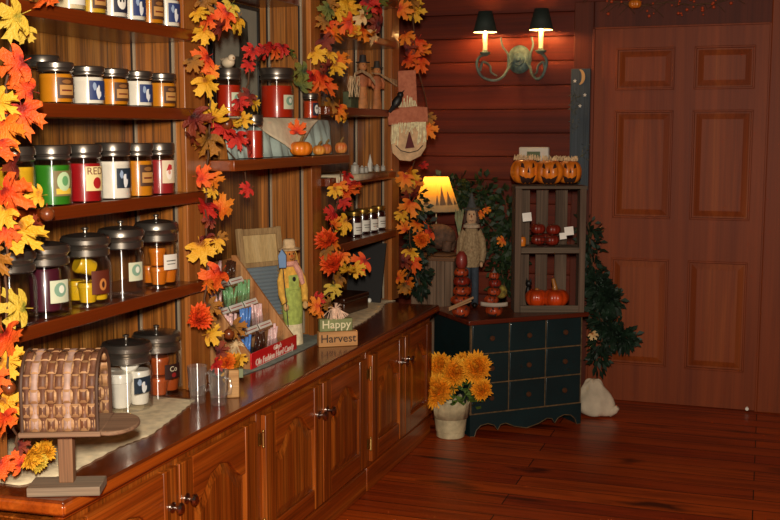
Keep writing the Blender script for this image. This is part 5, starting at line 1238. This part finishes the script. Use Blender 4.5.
# ------------------------------------------------------------------ pumpkin stacks and witch doll on the chest
def stack(px, py, lab, tiers, top, seed, banner):
    q = onZ(px, py, .5855); r = thing('pumpkin_stack', lab, 'ornament', (q.x, q.y+.02, .5855), 0, 'stacked pumpkin ornaments')
    az = math.atan2(-q.y, -q.x); z = 0; rnd = random.Random(seed)
    for i, (rr, hh, dx) in enumerate(tiers):
        M = T(dx, 0, z); m = MB(); pumpkin(m, rr, hh, 8, M @ T(0, 0, hh/2), 40, 12); b_ = m.build('pumpkin', DR if i % 2 and i > 1 else mat('stack_orange', '#9c3a16', .45, 0, .2, var=.35, vscale=30), r)
        for kx, pl in PF.items(): on_pumpkin([(x*rr*.85, y*hh*.85) for x, y in pl], az+rnd.uniform(-.3, .3), rr, hh, 8, M @ T(0, 0, hh/2)).build({'eyeL': 'eye', 'eyeR': 'eye'}.get(kx, kx), FACE, b_)
        z += hh*.86
        if i == 0 and banner:
            z += .006
    if top == 'oval':
        m = MB(); m.lathe([(0, 0), (.02, .005), (.03, .03), (.026, .065), (.012, .085), (0, .09)], 20, T(0, 0, z)); m.build('top_gourd', mat('stack_maroon', '#7c2820', .45, 0, .2, var=.2), r)
        m = MB(); m.tube([(.03*math.cos(t), 0, z-.02+.03*math.sin(t)) for t in [k_*PI/8 for k_ in range(9)]], .003, 6); m.build('wire_handle', TWIG, r)
    else:
        MB().lathe([(0, 0), (.014, 0), (.005, .012), (0, .03)], 12, T(0, 0, z)).build('tip', mat('stack_grey', '#6a6a66', .5), r)
    return r, az
r, az = stack(460, 318, 'left taller stack of carved pumpkins with a maroon gourd on top', [(.046, .066, 0), (.05, .05, -.004), (.046, .055, .004), (.042, .055, .002), (.036, .05, .0)], 'oval', 1, True)
m = MB(RZ(az+PI/2) @ T(0, -.05, .072)); m.tube([(-.06, 0, -.02), (.06, 0, .036)], .006, 6); m.tube([(-.06, -.006, -.028), (.05, -.006, .02)], .004, 6); m.build('twig_bundle', mat('twig_pale', '#a8835c', .8), r)
r, az = stack(493, 317, 'right shorter stack of carved pumpkins with a pale banner', [(.044, .06, 0), (.036, .05, -.014), (.034, .048, .0), (.032, .048, .004), (.026, .04, -.002)], 'tip', 2, True)
m = MB(RZ(az+PI/2)); vs = []
for i in range(13): x = -.066+.132*i/12; z = .058+.35*x*x*10*.3; vs += [(x, -.05-.02*math.cos(x*15), z), (x, -.05-.02*math.cos(x*15), z+.02)]
m.add(vs, [(2*i, 2*i+2, 2*i+3, 2*i+1) for i in range(12)]); m.build('banner', mat('banner_white', '#a89c8c', .7), r, solid=.002)
MB(RZ(az+PI/2)).ball((.035, .03, .12), (.03, .024, .035)).build('moss_ball', mat('moss', '#7a6a28', .9, var=.5, vscale=60, bmp=.8, bscale=150), r)
# witch doll
wp = onchest(.175, .345); r = thing('witch_doll', 'standing witch doll with grey pointed hat, plaid shirt and blue jeans', 'doll', wp, math.atan2(-wp.y, -wp.x)); r.scale = (.86, .72, 1.13)
JEAN = FAB('jeans_blue', '#38424e'); PLAID = mat('plaid_cream', '#b39a74', .9, c2='#7d6648', vscale=90, bmp=.3, bscale=300)
for s_ in (-1, 1):
    m = MB(); m.tube([(0, s_*.028, .015), (0, s_*.03, .1), (0, s_*.026, .22)], [.026, .026, .03], 14); m.build('leg', JEAN, r)
    MB().ball((.012, s_*.028, .014), (.034, .02, .014)).build('shoe', BLACK, r)
m = MB(); m.lathe([(0, .19), (.058, .19), (.072, .24), (.064, .31), (.045, .365), (.02, .39), (0, .392)], 24, None, .72, 1); m.build('shirt', PLAID, r)
for s_ in (-1, 1):
    m = MB(); m.tube([(0, s_*.05, .355), (.004, s_*.078, .31), (.012, s_*.085, .255), (.028, s_*.075, .215)], [.02, .025, .026, .02], 12); a_ = m.build('sleeve', PLAID, r); MB().ball((.032, s_*.073, .203), .013).build('hand', FAB('witch_skin', '#caa27c'), a_)
m = MB(); m.lathe([(.03, .365), (.062, .372), (.06, .384), (.03, .395)], 18, None, .8, 1); m.build('collar', FAB('witch_collar', '#b8a488'), r)
hd = MB().ball((.004, 0, .425), (.04, .042, .046)).build('head', MATS['witch_skin'], r)
for s_ in (-1, 1): MB().ball((.04, s_*.015, .434), .0045).build('eye', BLACK, hd)
MB().tube([(.04, 0, .426), (.058, 0, .42)], [.007, .002], 8).build('nose', mat('witch_nose', '#b87448', .7), hd)
MB().tube([(.036, -.015, .408), (.041, 0, .403), (.036, .015, .408)], .0018, 5).build('mouth', mat('witch_mouth', '#5c1c14', .7), hd)
m = MB(); rnd = random.Random(5)
for i in range(40):
    a_ = rnd.uniform(.75, 2*PI-.75); m.tube([(.036*math.cos(a_), .038*math.sin(a_), .455), (.046*math.cos(a_), .05*math.sin(a_), .425), (.046*math.cos(a_)+rnd.uniform(-.006, .006), .056*math.sin(a_), .392)], .0025, 4)
m.build('hair', mat('witch_hair', '#3c2418', .8), r)
MB().lathe([(0, .455), (.062, .452), (.064, .457), (.036, .464), (.024, .485), (.01, .52), (0, .535)], 26, T(-.004, 0, 0)).build('pointed_hat', FAB('witch_hat', '#4a4c4c'), r)
m = MB(); m.tube([(.04, -.088, .10), (.04, -.088, .36)], .005, 6); m.build('broom_stick', mat('broom_stick', '#8a7250', .8), r)
m = MB(); rnd = random.Random(15)
for i in range(40): a_ = rnd.uniform(0, 2*PI); m.tube([(.04, -.088, .33), (.04+.016*math.cos(a_), -.088+.016*math.sin(a_), .38), (.04+.03*math.cos(a_)*rnd.random(), -.088+.032*math.sin(a_), .44+rnd.uniform(-.02, .02))], .0022, 4)
m.build('broom_bristles', mat('broom_straw', '#a09468', .8, c2='#5f7454', vscale=30), r)

# ------------------------------------------------------------------ lamp, its stand
lx, ly = -1.712, 5.72
ztb = onY(440, 255, 5.72).z
r = thing('lamp_stand', 'weathered plank stand behind the worktop end, under the lamp', 'stand', (lx, ly, 0))
m = MB(); w0 = -1.825; w1 = -1.585
for i in range(5):
    x0_ = w0+(w1-w0)*i/5; MB().span((x0_+.001, ly-.10, .004), (x0_+(w1-w0)/5-.001, ly-.085, ztb-.02)).build('front_plank', GREY, r, world=True, bevel=.002)
m = MB(); m.span((w0, ly-.085, 0), (w0+.016, ly+.1, ztb-.02)); m.span((w1-.016, ly-.085, 0), (w1, ly+.1, ztb-.02)); m.span((w0, ly+.085, 0), (w1, ly+.1, ztb-.02)); m.build('side', GREY, r, world=True)
MB().span((w0-.012, ly-.115, ztb-.02), (w1+.012, ly+.11, ztb)).build('top', wood('stand_top', ('#6a4428', '#835836', '#946a44'), 'x', 1.5, .7, 0, .4), r, world=True, bevel=.003)
r = thing('table_lamp', 'lit table lamp with tree silhouette shade on a brown bear base', 'lamp', (lx, ly, ztb+.0005))
FUR = mat('bear_brown', '#5f4332', .8, var=.3, vscale=40, bmp=.5, bscale=120)
MB().lathe([(0, 0), (.1, 0), (.105, .008), (.09, .016), (0, .018)], 30, None, 1.15, .8).build('base', wood('lamp_base', ('#5c3a20', '#7a5030', '#8c6240'), 'x', 2, .6, 0, .3), r, bevel=.002)
m = MB(T(.012, 0, -.004) @ Matrix.Scale(1.42, 4)); m.ball((.0, 0, .075), (.072, .045, .05)); m.ball((-.078, -.014, .075), (.034, .03, .03)); m.tube([(-.09, -.018, .07), (-.118, -.022, .062)], [.018, .012], 10)
for x, y in ((-.045, -.026), (-.045, .026), (.045, -.026), (.045, .026)): m.tube([(x, y, .06), (x-.004, y, .022)], [.022, .018], 10)
for y in (-.034, .006): m.ball((-.07, y, .103), (.009, .006, .01))
m.build('bear', FUR, r)['label'] = 'brown bear figure on all fours'
zs0 = onY(440, 211, ly).z-ztb; zs1 = onY(440, 177, ly).z-ztb
MB().tube([(0, 0, .11), (0, 0, zs0+.05)], .005, 8).build('rod', mat('lamp_rod', '#9a8a6c', .4, .6), r)
r0_, r1_ = .13, .066
shm = bpy.data.materials.new('lamp_shade'); shm.use_nodes = True; nt = shm.node_tree; nt.nodes.clear(); MATS['lamp_shade'] = shm
o_ = nt.nodes.new('ShaderNodeOutputMaterial'); tr = nt.nodes.new('ShaderNodeBsdfTranslucent'); df = nt.nodes.new('ShaderNodeBsdfDiffuse'); mx = nt.nodes.new('ShaderNodeMixShader'); mx.inputs[0].default_value = .35
sx = nt.nodes.new('ShaderNodeSeparateXYZ'); nt.links.new(coords(nt, (1, 1, 1)), sx.inputs[0]); mr = nt.nodes.new('ShaderNodeMapRange'); mr.inputs[1].default_value = zs0; mr.inputs[2].default_value = zs1; nt.links.new(sx.outputs[2], mr.inputs[0])
cc = ramp(nt, mr.outputs[0], [(0, '#a89a86'), (.2, '#b09878'), (.5, '#dc9a38'), (1, '#e8b24c')])
nt.links.new(cc, tr.inputs[0]); nt.links.new(cc, df.inputs[0]); nt.links.new(tr.outputs[0], mx.inputs[1]); nt.links.new(df.outputs[0], mx.inputs[2]); nt.links.new(mx.outputs[0], o_.inputs[0])
sh = MB().lathe([(r0_, zs0), (r1_, zs1)], 48).build('shade', shm, r)
def cone_patch(poly, lift=.0012):
    m = MB(); vs = []
    for a_, z in poly:
        rr = r0_+(r1_-r0_)*(z-zs0)/(zs1-zs0)+lift; vs.append((rr*math.cos(a_), rr*math.sin(a_), z))
    m.add(vs, [tuple(range(len(vs)))]); return m
PRN = bpy.data.materials.new('shade_print'); PRN.use_nodes = True; nt = PRN.node_tree; nt.nodes.clear(); MATS['shade_print'] = PRN
o_ = nt.nodes.new('ShaderNodeOutputMaterial'); tr = nt.nodes.new('ShaderNodeBsdfTranslucent'); df = nt.nodes.new('ShaderNodeBsdfDiffuse'); mx = nt.nodes.new('ShaderNodeMixShader'); mx.inputs[0].default_value = .5
for q in (tr, df): q.inputs[0].default_value = lin('#8c7c6a')
nt.links.new(tr.outputs[0], mx.inputs[1]); nt.links.new(df.outputs[0], mx.inputs[2]); nt.links.new(mx.outputs[0], o_.inputs[0])
azc = math.atan2(-ly, -lx); hz = zs1-zs0
for a_, w__, h__ in ((-1.0, .3, .36), (-.5, .34, .42), (.05, .16, .5), (.32, .3, .74), (.7, .34, .6), (1.1, .3, .4)):
    pl = [(azc+a_-w__*.5, zs0+.2*hz), (azc+a_+w__*.5, zs0+.2*hz), (azc+a_+w__*.25, zs0+h__*hz*.7), (azc+a_+w__*.06, zs0+h__*hz), (azc+a_-w__*.06, zs0+h__*hz), (azc+a_-w__*.25, zs0+h__*hz*.7)]
    cone_patch(pl).build('printed_tree', PRN, sh)
MB().tube([(r0_*math.cos(2*PI*i/40), r0_*math.sin(2*PI*i/40), zs0) for i in range(41)], .0025, 6).build('shade_trim', mat('shade_trim', '#4a3a2a', .7), sh)
MB().ball((0, 0, zs0+hz*.52), (.02, .02, .028)).build('bulb', glow('lamp_bulb', '#ffd28a', 6), r)
l_ = bpy.data.lights.new('lamp_light', 'POINT'); l_.energy = .75; l_.color = (1, .72, .36); l_.shadow_soft_size = .028
lo = bpy.data.objects.new('lamp_light', l_); COL.objects.link(lo); lo.location = (lx, ly, ztb+zs0+hz*.62+.05)

# ------------------------------------------------------------------ potted mums
q = onZ(449, 440, 0); pc = Vector((q.x-.012, q.y+.068, .0005))
r = thing('flower_pot', 'paper-wrapped white pot of golden orange mums on the floor', 'potted flowers', pc)
m = MB(); prof = [(0, 0), (.066, 0), (.07, .004), (.07, .03), (.074, .032), (.088, .17), (.084, .17), (.066, .04), (0, .04)]; m.lathe(prof, 30)
PAP = mat('pot_paper', '#c4b690', .65, var=.2, vscale=14, bmp=.9, bscale=34); m.build('pot', PAP, r)
m = MB(); n = 40; vs = []
for i in range(n):
    a_ = 2*PI*i/n; rr = .091+.006*math.sin(i*2.1)+.004*math.sin(i*5.3); vs += [(.086*math.cos(a_), .086*math.sin(a_), .10), (rr*math.cos(a_), rr*math.sin(a_), .165), ((rr+.006)*math.cos(a_), (rr+.006)*math.sin(a_), .186+.012*math.sin(i*1.7))]
m.add(vs, [(3*i+k, 3*((i+1) % n)+k, 3*((i+1) % n)+k+1, 3*i+k+1) for i in range(n) for k in range(2)]); m.build('wrapping', PAP, r, solid=.002)
MUM = leaf_mat('mum_orange', '#fba01c', '#ffc23c', '#f08a14'); LEAFM['m'] = MUM
def mum_data():
    k_ = ('f', 'm')
    if k_ in LM: return LM[k_]
    return flower_data('m', 150)
rnd = random.Random(31)
for x, y, s_, dep in ((437, 391, 40, .0), (424, 376, 30, .05), (440, 366, 30, .05), (455, 372, 34, .02), (477, 368, 36, .0), (482, 390, 26, -.02), (463, 362, 22, .09), (430, 384, 24, .08), (448, 384, 26, .07)):
    p = onY(x, y, pc.y-.04+dep); tc = tocam(p); place(r, 'flower', mum_data(), p, (tc+Vector((rnd.uniform(-.25, .25), 0, rnd.uniform(.1, .45)))).normalized(), s_*p.length/F*.98, rnd)
m = MB(); 
for i in range(46):
    x = rnd.uniform(436, 480); y = rnd.uniform(380, 408); p = onY(x, y, pc.y+rnd.uniform(-.035, .06)); d = Vector((rnd.uniform(-1, 1), rnd.uniform(-1, .2), rnd.uniform(-.5, .8))).normalized(); s_ = d.orthogonal().normalized()*.014
    m.add([tuple(p-d*.02), tuple(p+s_), tuple(p+d*.03), tuple(p-s_)], [(0, 1, 2, 3)])
m.build('foliage', mat('mum_leaf', '#4c6420', .6, var=.4, vscale=30), r, world=True)
m = MB()
for x, y in ((437, 391), (455, 372), (477, 368), (440, 366), (482, 390)): p = onY(x, y, pc.y); m.tube([(pc.x, pc.y, .06), (pc.x*.6+p.x*.4, pc.y, .16), tuple(p)], .003, 5)
m.build('stem', MATS['mum_leaf'], r, world=True)

# ------------------------------------------------------------------ white cloth bag behind the chest
bp_ = onZ(594, 419, 0); r = thing('cloth_bag', 'crumpled white cloth sack on the floor behind the chest by the door', 'bag', (bp_.x, bp_.y+.085, .0005)); r.scale = (.88, .88, .97)
m = MB(); rings = [(.105, 0), (.118, .03), (.112, .07), (.092, .12), (.066, .16), (.05, .185), (.03, .2), (.0, .204)]; seg = 40; rnd = random.Random(4); vs = []; fs = []
for j, (rr, z) in enumerate(rings[:-1]):
    for i in range(seg):
        a_ = 2*PI*i/seg; k_ = 1+.09*math.sin(3*a_+j*.9)+.06*math.sin(7*a_-j*1.3)+.03*math.sin(13*a_+j*2.1); vs.append((rr*k_*math.cos(a_)-.02*z/.2, rr*k_*.8*math.sin(a_), z+.008*math.sin(5*a_+j)*(j > 0)))
for j in range(len(rings)-2):
    for i in range(seg): fs.append((j*seg+i, j*seg+(i+1) % seg, (j+1)*seg+(i+1) % seg, (j+1)*seg+i))
fs.append(tuple(range(seg))[::-1]); fs.append(tuple((len(rings)-2)*seg+i for i in range(seg))); m.add(vs, fs)
SACK = mat('sack_white', '#c9b8a0', .9, var=.1, vscale=10, bmp=.3, bscale=60); m.build('sack', SACK, r, sub=1, sharp=180)
m = MB(); m.tube([(.08, -.02, .03), (.115, -.03, .045), (.13, -.03, .06)], [.03, .022, .014], 12); m.build('tied_corner', SACK, r)

# ------------------------------------------------------------------ lights, world, view
w = bpy.data.worlds.new('room_dim'); S.world = w; w.use_nodes = True
w.node_tree.nodes['Background'].inputs[0].default_value = (1, .82, .62, 1); w.node_tree.nodes['Background'].inputs[1].default_value = .03
fl = bpy.data.lights.new('camera_flash', 'AREA'); fl.shape = 'RECTANGLE'; fl.size = .07; fl.size_y = .22; fl.energy = 78; fl.color = (1, .89, .73)
fo = bpy.data.objects.new('camera_flash', fl); COL.objects.link(fo); fo.location = (.02, -.06, 1.74)
fo.rotation_euler = (PI/2-.16, 0, .42)
S.view_settings.view_transform = 'Standard'; S.view_settings.look = 'None'; S.view_settings.gamma = 1; S.view_settings.use_curve_mapping = False
S.view_settings.exposure = 0.85
S.cycles.use_denoising = True
S.cycles.max_bounces = 8; S.cycles.transparent_max_bounces = 24; S.cycles.caustics_reflective = False; S.cycles.caustics_refractive = False
